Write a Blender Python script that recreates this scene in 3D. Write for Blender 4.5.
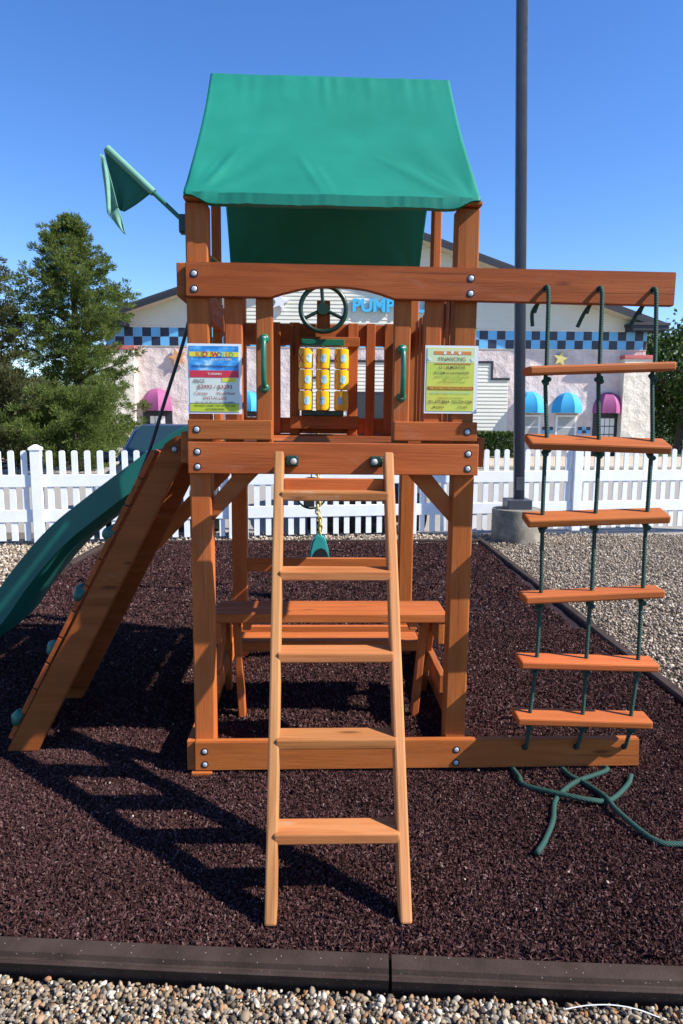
import bpy, bmesh, math, random
import numpy as np
from math import radians as R, sin, cos, pi, sqrt
from mathutils import Vector, Matrix, Euler, noise

for o in list(bpy.data.objects): bpy.data.objects.remove(o)
S = bpy.context.scene
COL = S.collection
random.seed(4)
rng = np.random.default_rng(7)

# ------------------------------------------------------------------ camera
cd = bpy.data.cameras.new("camera"); cam = bpy.data.objects.new("camera", cd); COL.objects.link(cam)
cd.sensor_fit = 'VERTICAL'; cd.sensor_height = 36.0; cd.sensor_width = 24.0
cd.lens = 36.0 * 690 / 1024
cd.clip_start = 0.05; cd.clip_end = 3000
cam.location = (0, 0, 1.6)
cam.matrix_world = Matrix.Translation((0, 0, 1.6)) @ Matrix.Rotation(R(90 - 7.76), 4, 'X') @ Matrix.Rotation(R(0.3), 4, 'Z')
S.camera = cam

# ------------------------------------------------------------------ sky, sun, exposure
LD = Vector((-1.13, 0.315, -1.0)).normalized()          # direction the light travels
el = math.asin(-LD.z); az = math.atan2(-LD.x, -LD.y)   # azimuth clockwise from +Y
W = bpy.data.worlds.new("World"); S.world = W; W.use_nodes = True
nt = W.node_tree; bg = nt.nodes['Background']
sky = nt.nodes.new('ShaderNodeTexSky'); sky.sky_type = 'NISHITA'; sky.sun_disc = False
sky.sun_elevation = el; sky.sun_rotation = az
sky.altitude = 300; sky.air_density = 1.0; sky.dust_density = 0.1; sky.ozone_density = 4.0
hsv = nt.nodes.new('ShaderNodeHueSaturation'); hsv.inputs['Saturation'].default_value = 1.22; hsv.inputs['Hue'].default_value = 0.511
nt.links.new(sky.outputs[0], hsv.inputs['Color']); nt.links.new(hsv.outputs[0], bg.inputs[0]); bg.inputs[1].default_value = 0.128
sl = bpy.data.lights.new("sun", 'SUN'); sl.energy = 5.0; sl.angle = R(0.53); sl.color = (1.0, 0.95, 0.87)
sun = bpy.data.objects.new("sun", sl); COL.objects.link(sun)
sun.rotation_euler = LD.to_track_quat('-Z', 'Y').to_euler()
S.view_settings.view_transform = 'Standard'; S.view_settings.look = 'None'
S.view_settings.exposure = 0.82; S.view_settings.gamma = 1.0; S.view_settings.use_curve_mapping = False

# ------------------------------------------------------------------ node helpers
class N:
    def __init__(s, name):
        s.m = bpy.data.materials.new(name); s.m.use_nodes = True
        s.t = s.m.node_tree; s.b = s.t.nodes['Principled BSDF']
    def n(s, typ, **kw):
        x = s.t.nodes.new('ShaderNode' + typ)
        for k, v in kw.items(): setattr(x, k, v)
        return x
    def l(s, a, b): s.t.links.new(a, b)
    def noise(s, vec, scale, detail=4, rough=0.55, dist=0.0):
        x = s.n('TexNoise'); x.inputs['Scale'].default_value = scale; x.inputs['Detail'].default_value = detail
        x.inputs['Roughness'].default_value = rough; x.inputs['Distortion'].default_value = dist
        if vec is not None: s.l(vec, x.inputs['Vector'])
        return x.outputs['Fac']
    def ramp(s, fac, stops, interp='LINEAR'):
        x = s.n('ValToRGB'); x.color_ramp.interpolation = interp
        e = x.color_ramp.elements
        while len(e) < len(stops): e.new(0.5)
        for i, (p, c) in enumerate(stops):
            e[i].position = p; e[i].color = (c[0], c[1], c[2], 1) if not isinstance(c, (int, float)) else (c, c, c, 1)
        s.l(fac, x.inputs['Fac']); return x.outputs['Color']
    def mix(s, fac, a, b, mode='MIX'):
        x = s.n('Mix', data_type='RGBA', blend_type=mode)
        for inp, v in ((x.inputs[0], fac), (x.inputs[6], a), (x.inputs[7], b)):
            if isinstance(v, (int, float)): inp.default_value = v
            elif isinstance(v, tuple): inp.default_value = (v[0], v[1], v[2], 1)
            else: s.l(v, inp)
        return x.outputs[2]
    def bump(s, h, strength=0.3, dist=0.01):
        x = s.n('Bump'); x.inputs['Strength'].default_value = strength; x.inputs['Distance'].default_value = dist
        s.l(h, x.inputs['Height']); s.l(x.outputs[0], s.b.inputs['Normal'])
    def obj(s, scale=(1, 1, 1), rnd=False, coord='Object'):
        tc = s.n('TexCoord'); v = tc.outputs[coord]
        if rnd:
            oi = s.n('ObjectInfo'); mu = s.n('VectorMath', operation='SCALE'); mu.inputs[0].default_value = (31, 17, 23)
            s.l(oi.outputs['Random'], mu.inputs['Scale']); ad = s.n('VectorMath', operation='ADD')
            s.l(v, ad.inputs[0]); s.l(mu.outputs[0], ad.inputs[1]); v = ad.outputs[0]
        mp = s.n('Mapping'); mp.inputs['Scale'].default_value = scale; s.l(v, mp.inputs['Vector'])
        return mp.outputs[0]

def plain(name, col, rough=0.5, var=0.15, scale=6, metallic=0.0, bump=0.0, bscale=60, spec=0.5, coat=0.0):
    m = N(name); v = m.obj(rnd=True)
    f = m.noise(v, scale, 5)
    c = m.ramp(f, [(0.25, tuple(x * (1 - var) for x in col)), (0.75, tuple(min(1, x * (1 + var)) for x in col))])
    m.l(c, m.b.inputs['Base Color']); m.b.inputs['Roughness'].default_value = rough
    m.b.inputs['Metallic'].default_value = metallic; m.b.inputs['Specular IOR Level'].default_value = spec
    m.b.inputs['Coat Weight'].default_value = coat
    r = m.ramp(m.noise(v, scale * 3, 4), [(0.3, max(0, rough - 0.08)), (0.7, min(1, rough + 0.1))])
    m.l(r, m.b.inputs['Roughness'])
    if bump: m.bump(m.noise(v, bscale, 4), bump, 0.004)
    return m.m

def wood(name, dark, mid, light, rough=0.62, worn=0.12):
    m = N(name); v = m.obj(rnd=True)
    def sc(s):
        mp = m.n('Mapping'); mp.inputs['Scale'].default_value = s; m.l(v, mp.inputs['Vector']); return mp.outputs[0]
    g = m.noise(sc((1.3, 17, 17)), 1.0, 7, 0.6, 0.9)
    fine = m.noise(sc((5, 160, 160)), 1.0, 4, 0.6)
    blotch = m.noise(sc((1.2, 3, 3)), 1.6, 3, 0.5)
    c = m.ramp(g, [(0.34, dark), (0.5, mid), (0.66, light)])
    c = m.mix(m.ramp(fine, [(0.35, 0.0), (0.7, 0.45)]), c, tuple(x * 0.62 for x in mid))
    c = m.mix(m.ramp(blotch, [(0.35, 0.0), (0.7, 0.4)]), c, tuple(x * 1.08 for x in light))
    vo = m.n('TexVoronoi', feature='F1'); vo.inputs['Scale'].default_value = 1.0
    m.l(sc((2.1, 9, 9)), vo.inputs['Vector'])
    k = m.ramp(vo.outputs['Distance'], [(0.05, 0.75), (0.11, 0.0)])
    c = m.mix(k, c, tuple(x * 0.35 for x in dark))
    ck = m.noise(sc((1.1, 55, 55)), 1.0, 2, 0.5, 0.2); c = m.mix(m.ramp(ck, [(0.70, 0.0), (0.735, 0.55)]), c, tuple(x * 0.25 for x in dark))
    wn = m.noise(sc((3.5, 14, 14)), 1.0, 8, 0.72, 0.4)
    c = m.mix(m.ramp(wn, [(0.56, 0.0), (0.68, worn)]), c, tuple(0.35 * x + 0.30 * y for x, y in zip(light, (1, 0.85, 0.7))))
    oi = m.n('ObjectInfo'); hs = m.n('HueSaturation')
    mr = m.n('MapRange'); mr.inputs[3].default_value = 0.82; mr.inputs[4].default_value = 1.16
    m.l(oi.outputs['Random'], mr.inputs[0]); m.l(mr.outputs[0], hs.inputs['Value']); mh = m.n('MapRange'); mh.inputs[3].default_value = 0.503; mh.inputs[4].default_value = 0.494; m.l(oi.outputs['Random'], mh.inputs[0]); m.l(mh.outputs[0], hs.inputs['Hue']); m.l(c, hs.inputs['Color'])
    m.l(hs.outputs[0], m.b.inputs['Base Color'])
    m.l(m.ramp(g, [(0.3, rough + 0.12), (0.7, rough - 0.05)]), m.b.inputs['Roughness'])
    m.b.inputs['Specular IOR Level'].default_value = 0.22
    h = m.mix(0.5, m.ramp(fine, [(0.2, 0.0), (0.8, 1.0)]), m.ramp(g, [(0.2, 0.0), (0.8, 1.0)]))
    m.bump(h, 0.6, 0.002)
    return m.m

def island(name, stops, rough=0.8, bump=0.0, bscale=200, trans=0.0, spec=0.3, noisevar=0.0, nscale=3.0):
    m = N(name); ge = m.n('NewGeometry')
    c = m.ramp(ge.outputs['Random Per Island'], stops)
    if noisevar:
        f = m.noise(m.obj(), nscale, 4)
        c = m.mix(m.ramp(f, [(0.35, 0.0), (0.65, noisevar)]), c, stops[0][1])
    m.l(c, m.b.inputs['Base Color']); m.b.inputs['Roughness'].default_value = rough
    m.b.inputs['Specular IOR Level'].default_value = spec
    if bump: m.bump(m.noise(m.obj(), bscale, 3), bump, 0.002)
    if trans:
        tr = m.n('BsdfTranslucent'); m.l(c, tr.inputs[0]); mx = m.n('MixShader'); mx.inputs[0].default_value = trans
        m.l(m.b.outputs[0], mx.inputs[1]); m.l(tr.outputs[0], mx.inputs[2])
        m.l(mx.outputs[0], m.t.nodes['Material Output'].inputs['Surface'])
    return m.m

M = {}
M['wred'] = wood('red_cedar_wood', (0.27, 0.066, 0.015), (0.355, 0.094, 0.021), (0.43, 0.125, 0.030))
M['wrung'] = wood('orange_pale_cedar_wood', (0.30, 0.10, 0.028), (0.42, 0.155, 0.046), (0.50, 0.21, 0.075), worn=0.6)
M['wdark'] = wood('dark_red_or_shaded_cedar', (0.21, 0.048, 0.011), (0.285, 0.069, 0.015), (0.35, 0.092, 0.021))  # the top beam's own tone; paints shade into the climbing wall
M['wood'] = wood('cedar_wood', (0.335, 0.084, 0.018), (0.43, 0.114, 0.025), (0.50, 0.142, 0.033))
M['wpale'] = wood('pale_cedar_wood', (0.30, 0.118, 0.038), (0.42, 0.185, 0.064), (0.50, 0.24, 0.092))
M['steel'] = plain('galvanised_steel', (0.48, 0.50, 0.53), 0.5, 0.15, 40, 0.35)
M['black'] = plain('dark_plastic', (0.012, 0.013, 0.016), 0.5)
M['dgreen'] = plain('dark_green_plastic', (0.006, 0.035, 0.025), 0.35, 0.2)
M['green'] = plain('green_plastic', (0.005, 0.13, 0.07), 0.35, 0.15)
M['slide'] = plain('slide_green_plastic', (0.004, 0.13, 0.105), 0.33, 0.15, 3)
M['rope'] = None
M['hold'] = plain('dull_green_plastic', (0.004, 0.075, 0.055), 0.5, 0.2)
M['white'] = plain('white_vinyl', (0.76, 0.78, 0.81), 0.45, 0.07, 5)
M['yellow'] = plain('yellow_plastic', (0.85, 0.46, 0.008), 0.3, 0.05)
M['ltblue'] = plain('light_blue_print', (0.30, 0.55, 0.75), 0.4, 0.35, 60)
M['red'] = plain('red_print', (0.55, 0.03, 0.02), 0.5)
M['polegrey'] = plain('dark_grey_paint', (0.05, 0.053, 0.065), 0.45, 0.15, 3)
M['flag'] = plain('flag_cloth', (0.01, 0.12, 0.09), 0.8, 0.12, 20)
M['flag_lit'] = plain('sunlit_flag_cloth', (0.13, 0.30, 0.22), 0.8, 0.12, 30)  # lighter copy of the flag cloth, with sunlight put into its colour
M['chain'] = plain('yellow_coated_chain', (0.60, 0.47, 0.16), 0.4, 0.1)
M['seat'] = plain('swing_seat_plastic', (0.03, 0.30, 0.27), 0.45, 0.1)
M['olive'] = plain('olive_plastic', (0.03, 0.035, 0.012), 0.4, 0.2)
M['mustard'] = plain('mustard_trim', (0.45, 0.28, 0.05), 0.5, 0.2)

def mk_rope():
    m = N('green_rope'); v = m.obj()
    w = m.n('TexWave', wave_type='BANDS', bands_direction='DIAGONAL'); w.inputs['Scale'].default_value = 60; w.inputs['Distortion'].default_value = 2
    m.l(v, w.inputs['Vector'])
    c = m.ramp(w.outputs['Fac'], [(0.2, (0.005, 0.032, 0.024)), (0.8, (0.018, 0.085, 0.062))])
    m.l(c, m.b.inputs['Base Color']); m.b.inputs['Roughness'].default_value = 0.75
    m.bump(w.outputs['Fac'], 0.7, 0.003); return m.m
M['rope'] = mk_rope()
def mk_slide():
    m = N('slide_green_plastic'); v = m.obj(); a = m.noise(m.obj((3, 14, 3)), 3.0, 8, 0.75); b = m.noise(v, 2.2, 5)
    c = m.ramp(b, [(0.3, (0.004, 0.105, 0.082)), (0.7, (0.006, 0.14, 0.112))]); c = m.mix(m.ramp(a, [(0.58, 0.0), (0.72, 0.35)]), c, (0.05, 0.22, 0.18))
    m.l(c, m.b.inputs['Base Color']); m.l(m.ramp(a, [(0.3, 0.36), (0.7, 0.6)]), m.b.inputs['Roughness']); return m.m
M['slide'] = mk_slide()

def mk_fabric():
    m = N('green_canvas'); v = m.obj()
    f = m.noise(v, 3.5, 4)
    c = m.ramp(f, [(0.3, (0.007, 0.165, 0.115)), (0.7, (0.010, 0.198, 0.140))])
    m.l(c, m.b.inputs['Base Color']); m.b.inputs['Roughness'].default_value = 0.6
    m.b.inputs['Specular IOR Level'].default_value = 0.25
    m.bump(m.noise(v, 500, 2), 0.25, 0.001)
    return m.m
M['canvas'] = mk_fabric()

def mk_ground(name, stops, scale, rough=0.9, bump=0.5, dist=0.02, coarse=0.6):
    m = N(name); v = m.obj()
    f = m.noise(v, scale, 8, 0.7); g = m.noise(v, coarse, 4)
    c = m.ramp(f, stops)
    c = m.mix(m.ramp(g, [(0.35, 0.0), (0.7, 0.35)]), c, stops[0][1])
    m.l(c, m.b.inputs['Base Color']); m.b.inputs['Roughness'].default_value = rough
    m.b.inputs['Specular IOR Level'].default_value = 0.25
    m.bump(f, bump, dist); return m.m
M['mulch'] = mk_ground('mulch_base', [(0.3, (0.010, 0.005, 0.005)), (0.7, (0.040, 0.020, 0.021))], 90)
M['gravelbase'] = mk_ground('gravel_base', [(0.3, (0.07, 0.058, 0.044)), (0.7, (0.22, 0.185, 0.14))], 60)
M['asphalt'] = mk_ground('pale_pavement', [(0.3, (0.26, 0.235, 0.20)), (0.7, (0.36, 0.33, 0.285))], 30, bump=0.15)
M['walk'] = mk_ground('tan_concrete', [(0.3, (0.42, 0.34, 0.25)), (0.7, (0.52, 0.43, 0.32))], 12, bump=0.1)
M['grass'] = mk_ground('grass', [(0.3, (0.025, 0.05, 0.012)), (0.7, (0.07, 0.12, 0.03))], 8)
M['chips'] = island('rubber_chips', [(0.0, (0.022, 0.010, 0.010)), (0.35, (0.052, 0.0225, 0.021)), (0.7, (0.088, 0.042, 0.039)), (0.93, (0.125, 0.068, 0.063)), (1.0, (0.22, 0.14, 0.13))], 0.9, 0.5, 300, noisevar=0.3, nscale=1.7, spec=0.04)
M['pebbles'] = island('pebbles', [(0.0, (0.045, 0.036, 0.030)), (0.2, (0.13, 0.10, 0.070)), (0.38, (0.27, 0.20, 0.125)), (0.5, (0.19, 0.175, 0.155)), (0.62, (0.33, 0.26, 0.175)), (0.74, (0.30, 0.145, 0.06)), (0.85, (0.40, 0.35, 0.27)), (1.0, (0.56, 0.51, 0.42))], 0.75, 0.3, 90, spec=0.15)
M['lawnchips'] = island('gravel_stones', [(0.0, (0.10, 0.075, 0.052)), (0.3, (0.25, 0.19, 0.135)), (0.6, (0.36, 0.28, 0.20)), (0.85, (0.46, 0.38, 0.285)), (1.0, (0.60, 0.53, 0.43))], 0.7)

def mk_rubber():
    m = N('recycled_rubber'); v = m.obj(rnd=True)
    f = m.noise(v, 9, 5); c = m.ramp(f, [(0.3, (0.030, 0.019, 0.015)), (0.7, (0.058, 0.039, 0.031))])
    vo = m.n('TexVoronoi', feature='F1'); vo.inputs['Scale'].default_value = 70; m.l(v, vo.inputs['Vector'])
    k = m.ramp(vo.outputs['Distance'], [(0.07, 1.0), (0.14, 0.0)])
    sel = m.ramp(vo.outputs['Color'], [(0.50, 0.0), (0.54, 0.8)])
    k2 = m.mix(1.0, k, sel, 'MULTIPLY')
    c = m.mix(k2, c, (0.42, 0.34, 0.30))
    m.l(c, m.b.inputs['Base Color']); m.b.inputs['Roughness'].default_value = 0.85; m.b.inputs['Specular IOR Level'].default_value = 0.15
    m.bump(m.noise(v, 130, 4), 0.35, 0.004); return m.m
M['rubber'] = mk_rubber()

def mk_concrete():
    m = N('old_concrete'); v = m.obj(); f = m.noise(v, 5, 8, 0.65); g = m.noise(v, 40, 4)
    c = m.ramp(f, [(0.3, (0.09, 0.08, 0.062)), (0.52, (0.20, 0.175, 0.135)), (0.75, (0.36, 0.32, 0.255))])
    m.l(c, m.b.inputs['Base Color']); m.b.inputs['Roughness'].default_value = 0.9; m.bump(g, 0.5, 0.01); return m.m
M['concrete'] = mk_concrete()

# ------------------------------------------------------------------ mesh helpers
def link(name, bm, mat, parent=None, mw=None, smooth=False, sharp=None):
    bmesh.ops.recalc_face_normals(bm, faces=bm.faces) if sharp != 'keep' else None
    me = bpy.data.meshes.new(name); bm.to_mesh(me); bm.free()
    for mm in (mat if isinstance(mat, (list, tuple)) else [mat]): me.materials.append(mm)
    if smooth:
        for p in me.polygons: p.use_smooth = True
        if isinstance(smooth, (int, float)) and smooth is not True: me.set_sharp_from_angle(angle=R(smooth))
    o = bpy.data.objects.new(name, me); COL.objects.link(o)
    if parent: o.parent = parent
    if mw is not None: o.matrix_basis = mw
    return o
def tag(o, label, cat, group=None, kind=None):
    if label: o['label'] = label
    if cat: o['category'] = cat
    if group: o['group'] = group
    if kind: o['kind'] = kind
    return o
def thing(name, label, cat, loc=(0, 0, 0), rot=(0, 0, 0), group=None):
    o = bpy.data.objects.new(name, None); COL.objects.link(o); o.location = loc; o.rotation_euler = rot
    o.empty_display_size = 0.2
    return tag(o, label, cat, group)
def struct(o): o['kind'] = 'structure'; return o

def cube_bm(sx, sy, sz, bev=0.004, seg=2):
    bm = bmesh.new(); bmesh.ops.create_cube(bm, size=1)
    for v in bm.verts: v.co = Vector((v.co.x * sx, v.co.y * sy, v.co.z * sz))
    if bev: bmesh.ops.bevel(bm, geom=bm.edges[:], offset=min(bev, min(sx, sy, sz) * 0.45), segments=seg, affect='EDGES', profile=0.5)
    return bm
def bx(name, par, mat, x, y, z, bev=0.0035):
    """axis aligned board, its longest side becomes local X (the grain)"""
    c = Vector(((x[0] + x[1]) / 2, (y[0] + y[1]) / 2, (z[0] + z[1]) / 2)); d = [abs(x[1] - x[0]), abs(y[1] - y[0]), abs(z[1] - z[0])]
    i = d.index(max(d))
    if i == 0: rot = Matrix.Identity(4); s = d
    elif i == 1: rot = Matrix.Rotation(pi / 2, 4, 'Z'); s = [d[1], d[0], d[2]]
    else: rot = Matrix.Rotation(-pi / 2, 4, 'Y'); s = [d[2], d[1], d[0]]
    return link(name, cube_bm(*s, bev), mat, par, Matrix.Translation(c) @ rot)
def board(name, par, mat, p0, p1, w, t, up=(0, 0, 1), bev=0.005, roll=0):
    """board from p0 to p1: w across, t along the up direction"""
    p0, p1 = Vector(p0), Vector(p1); X = (p1 - p0); L = X.length; X.normalize()
    Z = Vector(up); Z = (Z - X * Z.dot(X)).normalized(); Y = Z.cross(X)
    mt = Matrix((X, Y, Z)).transposed().to_4x4(); mt.translation = (p0 + p1) / 2
    return link(name, cube_bm(L, w, t, bev), mat, par, mt @ Matrix.Rotation(roll, 4, 'X'))
def prism(name, par, mat, pts, y0, y1, bev=0.004, axis='y', origin=(0, 0, 0)):
    bm = bmesh.new()
    def P(a, b, c): return (a, c, b) if axis == 'y' else ((c, a, b) if axis == 'x' else (a, b, c))
    f = [bm.verts.new(P(a, b, y0)) for a, b in pts]; g = [bm.verts.new(P(a, b, y1)) for a, b in pts]
    bm.faces.new(f); bm.faces.new(g[::-1]); n = len(pts)
    for i in range(n): bm.faces.new((f[i], g[i], g[(i + 1) % n], f[(i + 1) % n]))
    bmesh.ops.recalc_face_normals(bm, faces=bm.faces)
    if bev: bmesh.ops.bevel(bm, geom=[e for e in bm.edges if e.calc_face_angle(0) > 0.5], offset=bev, segments=2, affect='EDGES')
    return link(name, bm, mat, par, Matrix.Translation(origin))
def smoothpath(pts, n=8):
    pts = [Vector(p) for p in pts]; out = []
    P = [pts[0] * 2 - pts[1]] + pts + [pts[-1] * 2 - pts[-2]]
    for i in range(1, len(P) - 2):
        for k in range(n):
            t = k / n; a, b, c, d = P[i - 1], P[i], P[i + 1], P[i + 2]
            out.append(0.5 * ((2 * b) + (c - a) * t + (2 * a - 5 * b + 4 * c - d) * t * t + (3 * b - a - 3 * c + d) * t ** 3))
    out.append(pts[-1]); return out
def tube_into(bm, pts, r, seg=8, cap=True):
    pts = [Vector(p) for p in pts]; rings = []; up = None
    for i, p in enumerate(pts):
        d = (pts[min(i + 1, len(pts) - 1)] - pts[max(i - 1, 0)]).normalized()
        if up is None: up = Vector((0, 0, 1)) if abs(d.z) < 0.9 else Vector((1, 0, 0))
        a = d.cross(up).normalized(); b = a.cross(d); up = b
        rr = r(i / (len(pts) - 1)) if callable(r) else r
        rings.append([bm.verts.new(p + a * cos(2 * pi * k / seg) * rr + b * sin(2 * pi * k / seg) * rr) for k in range(seg)])
    for i in range(len(rings) - 1):
        for k in range(seg): bm.faces.new((rings[i][k], rings[i][(k + 1) % seg], rings[i + 1][(k + 1) % seg], rings[i + 1][k]))
    if cap: bm.faces.new(rings[0][::-1]); bm.faces.new(rings[-1])
def tube(name, par, mat, pts, r, seg=10):
    bm = bmesh.new(); tube_into(bm, pts, r, seg); return link(name, bm, mat, par, smooth=50)
def ball_into(bm, c, r, sub=2, sc=(1, 1, 1)):
    g = bmesh.ops.create_icosphere(bm, subdivisions=sub, radius=r)
    for v in g['verts']: v.co = Vector((v.co.x * sc[0], v.co.y * sc[1], v.co.z * sc[2])) + Vector(c)
def lathe_into(bm, prof, axis_pt, axis='z', seg=24):
    rings = []
    for r, h in prof:
        row = []
        for k in range(seg):
            a = 2 * pi * k / seg; u, v = r * cos(a), r * sin(a)
            p = {'z': (u, v, h), 'y': (u, h, v), 'x': (h, u, v)}[axis]
            row.append(bm.verts.new(Vector(p) + Vector(axis_pt)))
        rings.append(row)
    for i in range(len(rings) - 1):
        for k in range(seg): bm.faces.new((rings[i][k], rings[i][(k + 1) % seg], rings[i + 1][(k + 1) % seg], rings[i + 1][k]))
    bm.faces.new(rings[0]); bm.faces.new(rings[-1][::-1])
def text_mesh(s, size, extrude=0.0, align='CENTER', bold=0.0):
    c = bpy.data.curves.new("txt", 'FONT'); c.body = s; c.size = size; c.extrude = extrude; c.align_x = align; c.offset = bold
    c.resolution_u = 3
    o = bpy.data.objects.new("txt", c); COL.objects.link(o)
    dg = bpy.context.evaluated_depsgraph_get(); dg.update()
    me = bpy.data.meshes.new_from_object(o.evaluated_get(dg)); bpy.data.objects.remove(o); bpy.data.curves.remove(c)
    me.materials.clear(); return me
UPR = Matrix.Rotation(pi / 2, 4, 'X')                       # xy text -> facing -y
def letters(name, par, mat, s, x, y, z, size, width=None, extrude=0.0, align='CENTER', bold=0.0):
    me = text_mesh(s, size, extrude, align, bold); me.materials.append(mat); me.name = name
    o = bpy.data.objects.new(name, me); COL.objects.link(o); o.parent = par
    sx = 1.0
    if width and len(me.vertices):
        xs = [v.co.x for v in me.vertices]; sx = width / (max(xs) - min(xs))
    o.matrix_basis = Matrix.Translation((x, y, z)) @ UPR @ Matrix.Diagonal((sx, 1, 1, 1)); return o
def np_mesh(name, V, Fq, mat, smooth=False):
    me = bpy.data.meshes.new(name); k = Fq.shape[1]
    me.vertices.add(len(V)); me.vertices.foreach_set('co', V.astype(np.float32).ravel())
    me.loops.add(Fq.size); me.loops.foreach_set('vertex_index', Fq.astype(np.int32).ravel())
    me.polygons.add(len(Fq)); me.polygons.foreach_set('loop_start', np.arange(0, Fq.size, k, dtype=np.int32))
    me.polygons.foreach_set('use_smooth', np.full(len(Fq), smooth, dtype=bool))
    me.update(calc_edges=True); me.validate(); me.materials.append(mat)
    o = bpy.data.objects.new(name, me); COL.objects.link(o); return o
def rotmats(n, flat):
    yaw = rng.uniform(0, 2 * pi, n); pit = rng.normal(0, flat, n); rol = rng.normal(0, flat, n)
    cy, sy, cp, sp, cr, sr = np.cos(yaw), np.sin(yaw), np.cos(pit), np.sin(pit), np.cos(rol), np.sin(rol); Z = np.zeros(n); O = np.ones(n)
    A = np.stack([cy, -sy, Z, sy, cy, Z, Z, Z, O], 1).reshape(n, 3, 3)
    B = np.stack([cp, Z, sp, Z, O, Z, -sp, Z, cp], 1).reshape(n, 3, 3)
    C = np.stack([O, Z, Z, Z, cr, -sr, Z, sr, cr], 1).reshape(n, 3, 3)
    return A @ B @ C
def scatter(base, faces, pos, dims, flat, jitter=0.0):
    n = len(pos); k = len(base)
    V = base[None] * dims[:, None, :]
    if jitter: V = V * (1 + rng.normal(0, jitter, (n, k, 1)))
    V = np.einsum('nij,nkj->nki', rotmats(n, flat), V) + pos[:, None, :]
    Fq = (faces[None] + (np.arange(n) * k)[:, None, None]).reshape(-1, faces.shape[1])
    return V.reshape(-1, 3), Fq
CUBE = np.array([[x, y, z] for x in (-.5, .5) for y in (-.5, .5) for z in (-.5, .5)], float)
CUBEF = np.array([[0, 1, 3, 2], [4, 6, 7, 5], [0, 4, 5, 1], [2, 3, 7, 6], [0, 2, 6, 4], [1, 5, 7, 3]])
TET = np.array([[.5, .05, -.3], [-.45, .42, -.25], [-.4, -.45, -.3], [.02, .03, .5]]); TETF = np.array([[0, 2, 1], [0, 1, 3], [1, 2, 3], [2, 0, 3]])
def ico(sub):
    bm = bmesh.new(); bmesh.ops.create_icosphere(bm, subdivisions=sub, radius=0.5); bm.verts.ensure_lookup_table()
    V = np.array([v.co[:] for v in bm.verts]); Fq = np.array([[v.index for v in f.verts] for f in bm.faces]); bm.free(); return V, Fq
def sheet(name, x, y, z, mat, und=0.0, n=2):
    bm = bmesh.new(); bmesh.ops.create_grid(bm, x_segments=n, y_segments=n, size=0.5)
    for v in bm.verts:
        v.co.x = x[0] + (v.co.x + .5) * (x[1] - x[0]); v.co.y = y[0] + (v.co.y + .5) * (y[1] - y[0])
        v.co.z = z + und * noise.noise(Vector((v.co.x * 0.9, v.co.y * 0.9, 3.3)))
    return struct(link(name, bm, mat))

# ------------------------------------------------------------------ the ground
sheet('ground', (-900, 900), (-400, 1600), -0.13, M['grass'])
sheet('parking_lot', (-40, 40), (9.0, 23.5), -0.10, M['asphalt'])
bm = cube_bm(80, 6.2, 0.14, 0.02); struct(link('pavement', bm, M['walk'], None, Matrix.Translation((0, 26.7, -0.05)), smooth=35))
sheet('gravel_bed', (-9, 9), (-3, 9.9), -0.075, M['gravelbase'], 0.012, 60)
FS = -0.05   # slope of the front edge in plan
bm = bmesh.new(); nx, ny = 60, 80
gv = [[None] * (ny + 1) for _ in range(nx + 1)]
def bedpt(u, v):
    x = -2.95 + u * 4.87; y0 = 1.80 + FS * x; y1 = 8.95; y = y0 + v * (y1 - y0)
    return x + (0.05 - 0.14 * v) * u, y
def mulch_z(x, y): return 0.016 * noise.noise(Vector((x * 1.6, y * 1.6, 0.7))) + 0.012 * noise.noise(Vector((x * 5.5, y * 5.5, 2.7))) - 0.004
for i in range(nx + 1):
    for j in range(ny + 1):
        x, y = bedpt(i / nx, j / ny); gv[i][j] = bm.verts.new((x, y, mulch_z(x, y) - 0.006))
for i in range(nx):
    for j in range(ny): bm.faces.new((gv[i][j], gv[i + 1][j], gv[i + 1][j + 1], gv[i][j + 1]))
struct(link('mulch_bed', bm, M['mulch'], smooth=True))

def zof(xy): return np.array([mulch_z(a, b) for a, b in xy])
def chips(n, xr, yr, s):
    x = rng.uniform(*xr, n); t = rng.uniform(0, 1, n); lo = np.maximum(yr[0], 1.868 + FS * x); y = lo + t * (yr[1] - lo)
    xy = np.stack([x, y], 1); z = zof(xy) + rng.uniform(-0.004, 0.012, n) * s
    d = np.stack([rng.gamma(5, 0.0020, n) * s + .005, rng.uniform(0.005, 0.011, n) * s, rng.uniform(0.003, 0.009, n) * s], 1)
    return scatter(TET, TETF, np.column_stack([xy, z]), d * 1.75, 0.9, 0.22)
Vs, Fs, off = [], [], 0
for V, Fq in (chips(150000, (-1.75, 1.92), (1.6, 3.4), 0.56), chips(90000, (-2.88, 1.92), (3.4, 5.2), 0.75), chips(52000, (-2.88, 1.8), (5.2, 8.8), 1.15), chips(26000, (-2.88, -1.75), (1.9, 3.6), 0.8)):
    Vs.append(V); Fs.append(Fq + off); off += len(V)
tag(np_mesh('rubber_mulch', np.concatenate(Vs), np.concatenate(Fs), M['chips']), 'dark brown shredded rubber mulch filling the play bed', 'mulch', kind='stuff')

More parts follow.
